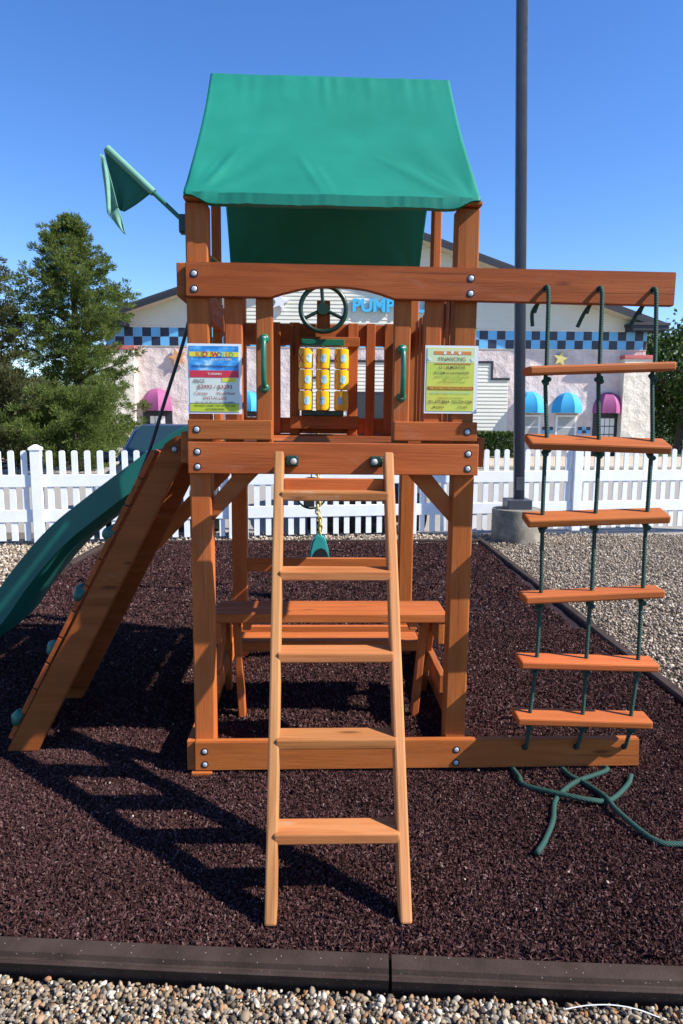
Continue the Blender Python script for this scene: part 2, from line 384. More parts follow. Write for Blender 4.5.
I1, F1 = ico(1); I2, F2 = ico(2)
def stones(n, fn, s, base, faces, z0, zr, rough=0.07):
    xy = fn(n); z = z0 + rng.uniform(0, zr, n)
    a = rng.gamma(9, 1 / 9, n) * s
    d = np.stack([a * rng.uniform(0.9, 1.5, n), a * rng.uniform(0.7, 1.1, n), a * rng.uniform(0.5, 0.8, n)], 1)
    return scatter(base, faces, np.column_stack([xy, z]), d, 0.5, rough)
def un(x, y): return lambda n: np.stack([rng.uniform(*x, n), rng.uniform(*y, n)], 1)
V, Fq = stones(21000, lambda n: (lambda x: np.stack([x, 1.788 + FS * x - rng.uniform(0, 0.34, n)], 1))(rng.uniform(-1.4, 1.4, n)), 0.0125, I2, F2, -0.072, 0.030, 0.13)
V2, Fq2 = stones(7000, un((-2.4, 2.4), (0.3, 1.5)), 0.024, I1, F1, -0.08, 0.02)
o = np_mesh('front_gravel', np.concatenate([V]), np.concatenate([Fq]), M['pebbles'], True); o.name = 'gravel'
tag(o, 'mixed tan and grey river pebbles along the front of the rubber border', 'gravel', kind='stuff')
o = np_mesh('gravel', V2, Fq2, M['pebbles'], True); tag(o, 'strip of river pebbles nearest the viewer', 'gravel', kind='stuff')
V, Fq = stones(62000, lambda n: (lambda y: np.stack([1.98 - 0.025 * (y - 3.7) + rng.uniform(0, 1, n) * (1.2 + 0.42 * y), y], 1))(rng.uniform(2.6, 9.9, n)), 0.019, I1, F1, -0.07, 0.035)
tag(np_mesh('gravel', V, Fq, M['lawnchips'], True), 'pale gravel to the right of the mulch bed in front of the fence', 'gravel', kind='stuff')
V, Fq = stones(13000, un((-6, -3.02), (5.0, 9.1)), 0.03, I1, F1, -0.07, 0.03)
V2, Fq2 = stones(7000, un((-3.0, 1.8), (8.85, 9.7)), 0.03, I1, F1, -0.065, 0.05)
tag(np_mesh('gravel', np.concatenate([V, V2]), np.concatenate([Fq, Fq2 + len(V)]), M['lawnchips'], True), 'pale gravel left of the mulch bed and along the fence foot', 'gravel', kind='stuff')
V, Fq = stones(110, lambda n: np.stack([rng.uniform(-1.5, 1.8, n), rng.uniform(2.0, 5.5, n)], 1), 0.011, I1, F1, 0.006, 0.006)
tag(np_mesh('stray_pebbles', V, Fq, M['lawnchips'], True), 'few stray pale pebbles lying on the dark mulch', 'pebbles', kind='stuff')

# ------------------------------------------------------------------ rubber border timbers
def border(p0, p1, outward, label, wide=0.086, group='rubber border timbers around the mulch bed'):
    p0, p1 = Vector(p0), Vector(p1); X = (p1 - p0).normalized(); L = (p1 - p0).length; Y = Vector(outward)
    Y = (Y - X * Y.dot(X)).normalized(); Z = Vector((0, 0, 1))
    prof = [(-0.005, -0.12), (-0.005, 0.012), (0.008, 0.023), (wide - 0.026, 0.020), (wide - 0.021, 0.006), (wide - 0.014, 0.004), (wide - 0.006, 0.008), (wide, 0.003), (wide - 0.002, -0.006), (wide - 0.026, -0.055), (wide - 0.026, -0.12)]
    bm = bmesh.new(); n = 24; rows = []
    for i in range(n + 1):
        x = L * (i / n - 0.5)
        rows.append([bm.verts.new((x, a, b + (0.0025 * noise.noise(Vector((p0.x * 3 + x * 2.2, 0.5, p0.y))) if b > -0.1 else 0))) for a, b in prof])
    for i in range(n):
        for k in range(len(prof) - 1): bm.faces.new((rows[i][k], rows[i + 1][k], rows[i + 1][k + 1], rows[i][k + 1]))
    bm.faces.new(rows[0]); bm.faces.new(rows[-1][::-1])
    mt = Matrix((X, Y, Z)).transposed().to_4x4(); mt.translation = (p0 + p1) / 2
    return tag(link('border_timber', bm, M['rubber'], None, mt, smooth=30), label, 'border timber', group)
def fb(x): return (x, 1.87 + FS * x, 0)
border(fb(-1.07), fb(0.147), (0, -1, 0), 'speckled dark rubber timber at the front left of the mulch bed')
border(fb(0.156), fb(1.38), (0, -1, 0), 'speckled dark rubber timber at the front right, beyond the joint')
border(fb(-2.29), fb(-1.08), (0, -1, 0), 'dark rubber timber at the far left end of the front row')
def rb(t): return (1.955 - 0.026 * (t - 3.7), t, 0)
nm = ['nearest the viewer, passing behind the loose rope end', 'second from the viewer, right of the lowest rope ladder step', 'third from the viewer, behind the rope ladder', 'fourth from the viewer, behind the rope ladder', 'fifth from the viewer, just in front of the light pole footing', 'farthest from the viewer, beside the light pole footing']
for i in range(6): border(rb(1.95 + 1.2 * i), rb(3.14 + 1.2 * i), (1, 0, 0), 'right side rubber timber ' + nm[i], 0.085)
for i, s in enumerate(['nearest the viewer, under the slide', 'behind the lower part of the slide', 'behind the climbing wall at the far left corner']):
    border((-2.93, 4.85 + 1.25 * i, 0.0), (-2.95, 6.09 + 1.25 * i, 0.0), (-1, 0, 0), 'left side rubber timber ' + s, 0.1)
for i, s in enumerate(['left end', 'behind the swing seat', 'between rear post and light pole', 'right end']):
    border((-2.95 + 1.2 * i, 8.72 + 0.06 * i, 0.0), (-1.76 + 1.2 * i, 8.78 + 0.06 * i, 0.0), (0, 1, 0), 'rear rubber timber near the fence, ' + s, 0.08)
tag(tube('white_strip', None, M['white'], smoothpath([(0.635, 1.728, -0.038), (0.695, 1.732, -0.030), (0.765, 1.731, -0.027), (0.83, 1.722, -0.031), (0.89, 1.706, -0.042)], 6), 0.0015, 6), 'thin curved white plastic strip lying on the front gravel', 'plastic strip')

# ------------------------------------------------------------------ the playset
T = thing('wooden_playset', 'cedar playset tower with green canopy roof, ladder, slide and climbing wall', 'playset', (-0.040, 2.955, 0), (0, R(0.3), R(2.1)))
RED, WD, PAL = M['wred'], M['wood'], M['wpale']
def bolt(x, z, y=0.0, par=None, r=0.0105):
    bm = bmesh.new(); lathe_into(bm, [(r * 1.6, y + 0.0005), (r * 1.6, y - 0.0010), (r * 1.25, y - 0.0012), (r * 1.2, y - 0.0010)], (x, 0, z), 'y', 20)
    w = link('bolt', bm, M['black'], par or T, smooth=40)
    bm = bmesh.new(); lathe_into(bm, [(r * 1.05, y - 0.0005), (r * 1.05, y - 0.002), (r * 0.9, y - 0.0035), (r * 0.5, y - 0.0045)], (x, 0, z), 'y', 16)
    link('bolt_head', bm, M['steel'], w, smooth=40)
# posts
for sx in (-1, 1):
    a, b = (-0.622, -0.530) if sx < 0 else (0.522, 0.616)
    bx('post', T, WD, (a, b), (0.038, 0.128), (0.0, 1.52), 0.007)
    a, b = (-0.622, -0.530) if sx < 0 else (0.506, 0.602)
    bx('post', T, RED, (a, b), (0.0385, 0.1275), (1.523, 2.472), 0.007)
    a, b = (-0.630, -0.530) if sx < 0 else (0.478, 0.572)
    bx('post', T, WD, (a, b), (1.55, 1.64), (0.0, 2.441), 0.008)
    a, b = (-0.622, -0.582) if sx < 0 else (0.524, 0.568)
    bx('roof_stud', T, RED, (a, b), (0.77, 0.86), (1.36, 3.21), 0.006)
# the arched top beam that runs on to carry the rope ladder
def bz(x): return 2.086 + 0.0 * x
arch = [(-0.618, 2.228), (-0.618, 2.090), (-0.268, 2.090), (-0.22, 2.106), (-0.15, 2.124), (-0.08, 2.134), (-0.01, 2.1375), (0.06, 2.135), (0.13, 2.126), (0.19, 2.111), (0.246, 2.092), (1.432, 2.084), (1.432, 2.222)]
prism('top_beam', T, M['wdark'], arch, 0.0, 0.0375, 0.0035)
bx('deck_beam', T, RED, (-0.622, 0.622), (0.0, 0.0375), (1.359, 1.494))
prism('bottom_beam', T, WD, [(-0.617, 0.012), (1.425, 0.018), (1.418, 0.152), (-0.617, 0.150)], 0.0, 0.0375, 0.004)
bx('rear_deck_beam', T, RED, (-0.64, 0.59), (1.641, 1.678), (1.359, 1.494))
bx('rear_bottom_beam', T, WD, (-0.64, 0.59), (1.512, 1.549), (0.085, 0.22))
bx('rear_crossbar', T, WD, (-0.53, 0.478), (1.56, 1.598), (0.580, 0.672))
bx('rear_top_beam', T, RED, (-0.62, 0.565), (1.60, 1.638), (2.442, 2.478))
bx('foot_block', T, WD, (-0.632, -0.54), (-0.012, 0.03), (-0.035, 0.009))
# side beams outside the posts
bx('side_beam', T, RED, (-0.661, -0.6235), (0.040, 1.66), (2.096, 2.232))
bx('side_beam', T, RED, (-0.661, -0.6235), (0.06, 1.66), (1.40, 1.535))
bx('side_beam', T, WD, (-0.655, -0.6185), (0.02, 1.66), (0.005, 0.145))
bx('side_beam', T, RED, (0.624, 0.660), (0.06, 1.62), (1.392, 1.52))
bx('side_beam', T, WD, (0.618, 0.650), (0.06, 1.62), (0.012, 0.145))
bx('eave_beam', T, RED, (-0.622, 0.603), (0.006, 0.092), (2.474, 2.490))
# deck boards
for k in range(12):
    bx('deck_board', T, WD, (-0.52, 0.50), (0.042 + k * 0.125, 0.162 + k * 0.125), (1.462, 1.488), 0.004)
# front railings: low boards and slats
bx('rail_board', T, RED, (-0.620, -0.266), (0.0, 0.0375), (1.504, 1.587))
bx('rail_board', T, RED, (0.254, 0.612), (0.0, 0.0375), (1.506, 1.588))
for a, b in ((-0.466, -0.390), (-0.334, -0.262), (0.250, 0.322), (0.382, 0.453)):
    bx('slat', T, RED, (a, b), (0.0382, 0.0765), (1.490, 2.20), 0.006)
# knee braces
for pts in ([(-0.43, 1.358), (-0.325, 1.358), (-0.529, 1.145), (-0.529, 1.245)], [(0.43, 1.358), (0.325, 1.358), (0.528, 1.135), (0.528, 1.24)]):
    prism('knee_brace', T, RED, pts, 0.06, 0.098, 0.003)
board('knee_brace', T, WD, (-0.60, 1.02, 1.30), (-1.02, 1.02, 0.86), 0.038, 0.085, up=(1, 0, 1))
# right side wall of slats
bx('side_rail', T, RED, (0.566, 0.602), (0.13, 1.549), (2.04, 2.175))
bx('side_rail', T, RED, (0.566, 0.602), (0.13, 1.549), (1.505, 1.60))
for k in range(9):
    y = 0.20 + k * 0.148
    bx('slat', T, RED, (0.541, 0.5655), (y, y + 0.088), (1.50, 2.20), 0.004)
bx('side_rail', T, RED, (-0.60, -0.565), (0.13, 0.77), (2.04, 2.175))
# rear wall
RY = 1.512
bx('rear_rail', T, RED, (-0.53, 0.50), (RY, RY + 0.037), (2.055, 2.185))
bx('rear_rail', T, RED, (-0.53, 0.50), (RY, RY + 0.037), (1.50, 1.60))
for a, b in ((-0.368, -0.305), (-0.246, -0.183), (0.118, 0.183), (0.234, 0.292), (0.350, 0.415)):
    bx('slat', T, RED, (a, b), (RY - 0.026, RY - 0.0005), (1.492, 2.19), 0.004)
bx('rail_board', T, RED, (-0.180, 0.190), (RY - 0.062, RY - 0.027), (2.040, 2.10))
bx('rail_board', T, RED, (-0.24, 0.19), (RY - 0.085, RY - 0.027), (1.53, 1.612))
bx('wheel_block', T, RED, (-0.078, 0.004), (RY - 0.105, RY - 0.027), (2.145, 2.312))
# grab handles
for hx, z0, z1 in ((-0.298, 1.715, 1.935), (0.287, 1.683, 1.90)):
    h = bmesh.new()
    pts = smoothpath([(hx, 0.036, z0 + 0.012), (hx, 0.000, z0 + 0.022), (hx, -0.014, z0 + 0.07), (hx, -0.016, (z0 + z1) / 2), (hx, -0.014, z1 - 0.07), (hx, 0.000, z1 - 0.022), (hx, 0.036, z1 - 0.012)], 6)
    tube_into(h, pts, 0.0115, 10)
    for z in (z0 + 0.008, z1 - 0.008): lathe_into(h, [(0.021, 0.038), (0.020, 0.026), (0.012, 0.020)], (hx, 0, z), 'y', 16)
    ho = link('grab_handle', h, M['green'], T, smooth=50)
    for z in (z0 + 0.006, z1 - 0.006): bolt(hx, z, 0.022, ho, 0.007)
# steering wheel
sw = link('steering_wheel', (lambda b: (lathe_into(b, [(0.036, 1.37), (0.036, 1.40), (0.02, 1.408)], (-0.039, 0, 2.258), 'y', 20), b)[1])(bmesh.new()), M['dgreen'], T, smooth=40)
bm = bmesh.new(); tube_into(bm, [(-0.039 + 0.138 * cos(a), 1.375, 2.258 + 0.136 * sin(a)) for a in [2 * pi * k / 48 for k in range(49)]], 0.015, 10, False); link('rim', bm, M['dgreen'], sw, smooth=True)
for a in (95, 207, 335):
    tube('spoke', sw, M['dgreen'], [(-0.039 + 0.02 * cos(R(a)), 1.385, 2.258 + 0.02 * sin(R(a))), (-0.039 + 0.136 * cos(R(a)), 1.376, 2.258 + 0.136 * sin(R(a)))], 0.011, 8)
# noughts and crosses panel
gp = bx('game_panel', T, M['green'], (-0.172, 0.094), (1.415, 1.445), (2.043, 2.082), 0.004)
bx('panel_bar', gp, M['dgreen'], (-0.172, 0.094), (1.415, 1.445), (1.612, 1.645), 0.004)
gp_inv = gp.matrix_basis.inverted()
cube2 = [c for c in gp.children]
for c in cube2: c.matrix_basis = gp_inv @ c.matrix_basis
for i, cx in enumerate((-0.145, -0.037, 0.078)):
    r = tube('rod', gp, M['steel'], [(cx, 1.43, 1.63), (cx, 1.43, 2.06)], 0.006, 8); r.matrix_basis = gp_inv
    for j, cz in enumerate((1.964, 1.835, 1.706)):
        bm = bmesh.new(); lathe_into(bm, [(0.034, cz - 0.061), (0.044, cz - 0.057), (0.0455, cz), (0.044, cz + 0.057), (0.034, cz + 0.061)], (cx, 1.43, 0), 'z', 20)
        cyl = link('game_block', bm, M['yellow'], gp, smooth=40); cyl.matrix_basis = gp_inv
        bm = bmesh.new(); th0 = -pi / 2 + [0.5, 0.3, 0.2, 0.05, 0.15, -0.1, 0.25, 0.2, -0.25][i * 3 + j]
        # printed light blue O wrapped on the cylinder, and a red X on its side
        ring = []
        cc = bm.verts.new((cx + 0.0462 * cos(th0), 1.43 + 0.0462 * sin(th0), cz))
        for k in range(18):
            a = 2 * pi * k / 18; th = th0 + 0.42 * cos(a); ring.append(bm.verts.new((cx + 0.0462 * cos(th), 1.43 + 0.0462 * sin(th), cz + 0.026 * sin(a))))
        for k in range(18): bm.faces.new((cc, ring[k], ring[(k + 1) % 18]))
        q = link('printed_mark', bm, M['ltblue'], gp); q.matrix_basis = gp_inv
        if j == 0 or i == 1 and j == 0:
            bm = bmesh.new(); t1 = th0 - 1.25
            for s in (-1, 1):
                pv = []
                for u in np.linspace(-1, 1, 7):
                    th = t1 + 0.38 * u; z = cz + s * 0.026 * u
                    pv.append((bm.verts.new((cx + 0.0464 * cos(th), 1.43 + 0.0464 * sin(th), z - 0.006)), bm.verts.new((cx + 0.0464 * cos(th), 1.43 + 0.0464 * sin(th), z + 0.006))))
                for k in range(6): bm.faces.new((pv[k][0], pv[k + 1][0], pv[k + 1][1], pv[k][1]))
            q = link('printed_mark', bm, M['red'], gp); q.matrix_basis = gp_inv
# round tinted panel showing behind the left post
rp = bmesh.new(); lathe_into(rp, [(0.088, -0.02), (0.088, 0.0), (0.084, 0.03), (0.08, 0.06), (0.04, 0.07)], (0, 0, 0), 'y', 32)
rp = link('round_panel', rp, M['olive'], T, Matrix.Translation((-0.600, 0.42, 2.25)) @ Matrix.Rotation(R(40), 4, 'Z'), smooth=40)
bm = bmesh.new(); tube_into(bm, [(0.090 * cos(a), -0.01, 0.090 * sin(a)) for a in [2 * pi * k / 40 for k in range(41)]], 0.011, 8, False); link('panel_rim', bm, M['mustard'], rp, smooth=True)

# canopy
bm = bmesh.new(); NX, NY = 90, 120; rows = []
def canopy(u, v):
    # u across 0..1, v front hem 0 -> ridge .5 -> rear hem 1
    yf, zf, yr, zr, yb, zb = -0.010, 2.496, 0.80, 3.310, 1.66, 2.50
    if v < 0.5: t = v * 2; y = yf + (yr - yf) * t; z = zf + (zr - zf) * t; sag = sin(pi * t)
    else: t = (v - 0.5) * 2; y = yr + (yb - yr) * t; z = zr + (zb - zr) * t; sag = sin(pi * t)
    w = (1 if v < 0.5 else -1)
    hw0 = -0.617; hw1 = 0.590
    tt = 1 - abs(v - 0.5) * 2                                        # 1 on the ridge
    edge = 0.012 * sin(pi * tt)
    x = (hw0 + edge) + u * (hw1 - hw0 - 2 * edge) - 0.02 * tt * 0 + (-0.012 * max(0, (v - 0.5) * 2))
    e = sin(pi * u)
    d = -0.022 * sag * e ** 0.6
    # creases: vertical gathers near the ridge and fans from the hem corners
    g = max(0, 1 - (1 - tt) * 3.2)
    d += 0.004 * g * noise.noise(Vector((u * 26, 1.3, v * 2)))
    for cx, sgn in ((0.02, 1), (0.98, -1)):
        dx = (u - cx) * sgn * 1.2; dy = tt * 0.9 + 0.03; a = math.atan2(dy, dx); rr = sqrt(dx * dx + dy * dy)
        d += 0.0028 * math.exp(-rr * 2.2) * sin(a * 13 + noise.noise(Vector((u * 4, v * 4, 0))) * 2.5) * min(1, rr * 8)
    d += 0.0035 * noise.noise(Vector((u * 4 + v * 2, v * 5, 5.1)))
    for (fu, fw, fl, fa) in ((0.47, 0.016, 0.34, 0.0045), (0.52, 0.012, 0.25, 0.003), (0.66, 0.02, 0.28, 0.003), (0.30, 0.018, 0.22, 0.003), (0.81, 0.02, 0.3, 0.003)):   # gathers hanging from the ridge
        d += fa * math.exp(-((u - fu - 0.03 * (1 - tt)) / fw) ** 2) * max(0, 1 - (1 - tt) / fl)
    for (u0, u1, ln_, am) in ((0.36, 0.47, 0.36, 0.0055), (0.42, 0.50, 0.30, 0.004), (0.62, 0.90, 0.36, 0.006), (0.70, 0.93, 0.30, 0.006), (0.80, 0.955, 0.24, 0.006), (0.17, 0.06, 0.42, 0.006), (0.10, 0.03, 0.3, 0.004)):   # pulls running down to the hem
        if v < 0.5 and tt < ln_:
            c_ = u1 + (u0 - u1) * tt / ln_; d += am * math.exp(-((u - c_) / 0.013) ** 2) * sin(pi * min(1, tt / ln_ + 0.08))
    n = Vector((0, -0.71 * w, 0.71))
    return Vector((x, y, z)) + n * d
for j in range(NY + 1):
    rows.append([bm.verts.new(canopy(i / NX, j / NY)) for i in range(NX + 1)])
# front and rear hems drop over the eave beams, cut away toward the corners
def hem(row, yo, sign):
    out = []
    for i, v in enumerate(row):
        u = i / NX; cut = min(1.0, max(0.0, (min(u - 0.015, 0.985 - u)) / 0.075)); cut = cut * cut * (3 - 2 * cut)
        drop = 0.010 + (0.033 + 0.002 * noise.noise(Vector((u * 30, 0, yo)))) * cut
        out.append(bm.verts.new((v.co.x, v.co.y + sign * (-0.002) + 0.004 * noise.noise(Vector((u * 45, 4, 1))), v.co.z - drop)))
    return out
def wrap(row, sign):
    return [bm.verts.new((v.co.x, v.co.y + sign * 0.035, v.co.z - 0.002)) for i, v in enumerate(row)]
h1, h2 = hem(rows[0], 1, 1), hem(rows[-1], 2, -1)
allr = [wrap(h1, 1), h1] + rows + [h2]
for j in range(len(allr) - 1):
    for i in range(NX): bm.faces.new((allr[j][i], allr[j][i + 1], allr[j + 1][i + 1], allr[j + 1][i]))
cp = link('canopy', bm, M['canvas'], T, smooth=38)
so = cp.modifiers.new('thick', 'SOLIDIFY'); so.thickness = 0.003; so.offset = -1
for x in (-0.580, 0.552):
    board('rafter', T, RED, (x, 0.10, 2.478), (x, 0.785, 3.195), 0.036, 0.045, up=(0, -1, 1))
bx('ridge_beam', T, RED, (-0.605, 0.58), (0.782, 0.820), (3.20, 3.285))

# ladder
ld = bpy.data.objects.new('ladder', None); COL.objects.link(ld); ld.parent = T; ld.empty_display_size = 0.1
def lp(s): return (-0.917 + 0.857 * s, 1.442 * s)      # y, z along the ladder
for s, x0, x1 in ((-1, -0.214, -0.230), (1, 0.219, 0.224)):
    y0, z0 = lp(-0.012); y1, z1 = lp(1.0)
    board('rail', ld, PAL, (x0, y0, z0), (x1, y1, z1), 0.038, 0.085, up=(0, -1, 0.6), bev=0.007)
for s in (0.151, 0.329, 0.508, 0.694, 0.893):
    y, z = lp(s); xw = 0.197 + 0.010 * s
    bx('rung', ld, M['wrung'], (-xw - 0.012, xw + 0.010), (y - 0.052, y + 0.046), (z - 0.02, z + 0.018), 0.006)
y, z = lp(0.95)
bx('ladder_plate', ld, WD, (-0.208, 0.203), (y - 0.02, y + 0.008), (1.292, 1.352), 0.004)
for sx, a in ((-1, -0.207), (1, 0.150)):
    br = bx('ladder_bracket', T, M['dgreen'], (a, a + 0.055), (-0.034, 0.0), (1.393, 1.44), 0.008)
    bm = bmesh.new(); lathe_into(bm, [(0.013, -0.034), (0.013, -0.040), (0.007, -0.044)], (a + (0.035 if sx < 0 else 0.02), 0, 1.417), 'y', 14)
    q = link('bolt_head', bm, M['steel'], br, smooth=40); q.matrix_basis = br.matrix_basis.inverted()

# climbing wall leaning out to the left
cw = bpy.data.objects.new('climbing_wall', None); COL.objects.link(cw); cw.parent = T; cw.empty_display_size = 0.1
dirv = Vector((0.765, 0, 1.475)).normalized(); nrm = Vector((-dirv.z, 0, dirv.x))
for y in (0.238, 0.87):
    # side rail cut flat at the ground and upright at the deck
    prism('rail', cw, M['wdark'], [(-1.552, 0.0), (-1.405, 0.0), (-0.664, 1.44), (-0.664, 1.512), (-0.715, 1.512), (-0.765, 1.475)], y - 0.019, y + 0.019, 0.005)  # darker wood puts the tower's shadow into the rail colour
nb = 11
for k in range(nb):
    s0 = 0.06 + k * 0.142; c = Vector((-1.552, 0.555, 0.0)) + dirv * (s0 + 0.068) + nrm * 0.013
    board('wall_board', cw, M['wdark'], c - Vector((0, 0.325, 0)), c + Vector((0, 0.325, 0)), 0.136, 0.024, up=nrm, bev=0.004)  # shadow on the boards painted in by the same darker wood
for k, (s, y) in enumerate(((0.10, 0.36), (0.17, 0.24), (0.45, 0.62), (0.55, 0.27), (0.86, 0.25), (0.92, 0.60), (1.18, 0.26), (1.26, 0.55))):
    c = Vector((-1.552, y, 0)) + dirv * s + nrm * 0.026; bm = bmesh.new()
    ball_into(bm, (0, 0, 0), 0.043, 3)
    for v in bm.verts:
        f = 1 + 0.35 * noise.noise(v.co * 22 + Vector((k, 0, 0))); v.co = Vector((v.co.x * f, v.co.y * f * 0.75, max(-0.02, v.co.z * f * 0.8)))
    mt = Matrix((dirv, Vector((0, 1, 0)).cross(Vector()) + Vector((0, 1, 0)), nrm)).transposed().to_4x4(); mt.translation = c
    link('climbing_hold', bm, M['hold'], cw, mt, smooth=True)
bolt(-0.722, 1.452, 0.2185, T)
tube('climbing_rope', T, M['black'], smoothpath([(-0.655, 0.42, 2.17), (-0.70, 0.42, 1.98), (-0.80, 0.42, 1.68), (-0.90, 0.40, 1.38), (-1.06, 0.38, 1.02), (-1.22, 0.38, 0.70)], 6), 0.0085, 8)

# slide
sl_path = smoothpath([(-0.60, 0, 1.455), (-0.70, 0, 1.45), (-0.84, 0, 1.38), (-1.02, 0, 1.245), (-1.30, 0, 1.035), (-1.54, 0, 0.84), (-1.75, 0, 0.60), (-1.94, 0, 0.35), (-2.16, 0, 0.20), (-2.45, 0, 0.17), (-2.75, 0, 0.15)], 8)
prof = [(-0.255, 0.010), (-0.25, 0.145), (-0.222, 0.150), (-0.215, 0.14), (-0.205, 0.03), (-0.15, 0.005), (0.15, 0.005), (0.205, 0.03), (0.215, 0.14), (0.222, 0.150), (0.25, 0.145), (0.255, 0.010), (0.16, -0.03), (-0.16, -0.03)]
bm = bmesh.new(); rows = []
for i, p in enumerate(sl_path):
    d = (sl_path[min(i + 1, len(sl_path) - 1)] - sl_path[max(0, i - 1)]).normalized(); up = Vector((0, 1, 0)).cross(d)
    if up.z < 0: up = -up
    t = min(1, i / 14); f = 0.62 + 0.33 * t
    rows.append([bm.verts.new(p + Vector((0, 1.31 + a, 0)) + up * (b * f if b > 0 else b)) for a, b in prof])
for i in range(len(rows) - 1):
    n = len(prof)
    for k in range(n): bm.faces.new((rows[i][k], rows[i][(k + 1) % n], rows[i + 1][(k + 1) % n], rows[i + 1][k]))
bm.faces.new(rows[0]); bm.faces.new(rows[-1][::-1])
link('slide', bm, M['slide'], T, smooth=40)

# bolts
for z in (2.181, 2.120): bolt(-0.582, z); bolt(0.563, z)
for z in (1.452, 1.388): bolt(-0.581, z); bolt(0.577, z)
for z in (0.104, 0.042): bolt(-0.572, z); bolt(0.570, z)
bolt(-0.582, 1.546); bolt(0.570, 1.546)

# flag
fl = tube('flag', T, M['green'], [(-0.622, 0.10, 2.395), (-0.66, 0.10, 2.43), (-0.945, 0.10, 2.69)], 0.0095, 10)
bx('flag_bracket', fl, M['dgreen'], (-0.655, -0.6225), (0.075, 0.125), (2.36, 2.435), 0.006)
A, B = Vector((-0.76, 0.10, 2.522)), Vector((-0.946, 0.10, 2.691))
bm = bmesh.new(); lathe = []
ax = (B - A).normalized(); tube_into(bm, [A, A + (B - A) * 0.33, A + (B - A) * 0.66, B], 0.016, 12); link('flag_sleeve', bm, M['flag_lit'], fl, smooth=50)
def flagcloth(name, c, mat):
    bm = bmesh.new(); n = 14; g = []
    for i in range(n + 1):
        u = i / n; row = []
        for j in range(n + 1):
            v = j / n; p = (Vector(c[0]) * (1 - u) + Vector(c[1]) * u) * (1 - v) + (Vector(c[3]) * (1 - u) + Vector(c[2]) * u) * v
            p.y += 0.012 * sin(u * 7 + v * 4) * v; row.append(bm.verts.new(p))
        g.append(row)
    for i in range(n):
        for j in range(n): bm.faces.new((g[i][j], g[i + 1][j], g[i + 1][j + 1], g[i][j + 1]))
    o = link(name, bm, mat, fl, smooth=True); s = o.modifiers.new('t', 'SOLIDIFY'); s.thickness = 0.002; return o
flagcloth('flag_cloth', [(-0.765, 0.105, 2.525), (-0.96, 0.105, 2.69), (-0.925, 0.15, 2.47), (-0.895, 0.15, 2.455)], M['flag'])
flagcloth('flag_cloth', [(-0.972, 0.085, 2.665), (-0.955, 0.085, 2.66), (-0.893, 0.05, 2.445), (-0.938, 0.05, 2.42)], M['flag_lit'])
flagcloth('flag_cloth', [(-0.938, 0.05, 2.42), (-0.893, 0.05, 2.445), (-0.868, 0.06, 2.345), (-0.874, 0.06, 2.345)], M['flag_lit'])

# ------------------------------------------------------------------ things of the playset that hang, rest or are pinned on it
TM = Matrix.Translation(T.location) @ Euler(T.rotation_euler).to_matrix().to_4x4()
def tthing(name, label, cat, loc=(0, 0, 0), group=None):
    return thing(name, label, cat, TM @ Vector(loc), T.rotation_euler, group)

# picnic table
pt = tthing('picnic_table', 'small cedar picnic table with one bench standing under the tower deck', 'picnic table')
for k in range(3): bx('tabletop_board', pt, WD, (-0.600, 0.605), (0.490 + k * 0.089, 0.577 + k * 0.089), (0.552, 0.600), 0.005)
bx('bench_seat', pt, WD, (-0.512, 0.512), (0.775, 0.862), (0.302, 0.360), 0.006)
bx('bench_seat', pt, WD, (-0.512, 0.512), (0.866, 0.955), (0.302, 0.360), 0.006)
for s, x0, xf, xb in ((-1, -0.49, -0.468, -0.585), (1, 0.500, 0.465, 0.570)):
    board('leg', pt, WD, (x0, 0.58, 0.550), (xf, 0.62, 0.0), 0.038, 0.06, up=(0, 1, 0))
    board('leg', pt, WD, (x0 + s * 0.06, 0.68, 0.550), (xb, 0.98, 0.0), 0.036, 0.055, up=(0, 1, 0))
    for z0, z1, ya, yb in ((0.435, 0.5505, 0.495, 0.75), (0.20, 0.30, 0.42, 0.96)):
        xx = (-0.595, -0.560) if s < 0 else (0.560, 0.595)
        bx('support_rail', pt, WD, xx, (ya, yb), (z0, z1), 0.005)
bx('table_cleat', pt, WD, (-0.45, -0.41), (0.50, 0.74), (0.512, 0.5505), 0.004)
bx('table_cleat', pt, WD, (0.41, 0.45), (0.50, 0.74), (0.512, 0.5505), 0.004)
board('bench_brace', pt, WD, (-0.575, 0.46, 0.302), (-0.575, 0.66, 0.434), 0.03, 0.05, up=(0, -1, 1))

# signs
def rect(name, par, mat, x0, x1, z0, z1, y):
    return link(name, cube_bm(x1 - x0, 0.0008, z1 - z0, 0), mat, par, Matrix.Translation(((x0 + x1) / 2, y, (z0 + z1) / 2)))
def flatmat(name, c, r=0.35): return plain(name, c, r, 0.04, 8, spec=0.4)
P_ = {k: flatmat('print_' + k, c) for k, c in dict(white=(0.62, 0.68, 0.62), sleeve=(0.70, 0.72, 0.76), blue=(0.02, 0.21, 0.55), red=(0.55, 0.03, 0.06), lime=(0.46, 0.55, 0.03), yel=(0.70, 0.62, 0.05), ink=(0.03, 0.025, 0.06), maroon=(0.35, 0.03, 0.05), gold=(0.56, 0.56, 0.06), orange=(0.62, 0.22, 0.05), brick=(0.40, 0.10, 0.02), teal=(0.25, 0.60, 0.45), olive=(0.10, 0.12, 0.02), green=(0.10, 0.42, 0.15), pale=(0.58, 0.66, 0.40)).items()}
def mk_cloudblue():
    m = N('print_sky'); v = m.obj((6, 1, 14)); f = m.noise(v, 2.2, 5)
    m.l(m.ramp(f, [(0.45, (0.02, 0.20, 0.58)), (0.58, (0.08, 0.38, 0.75)), (0.7, (0.6, 0.8, 0.9))]), m.b.inputs['Base Color']); m.b.inputs['Roughness'].default_value = 0.35; return m.m
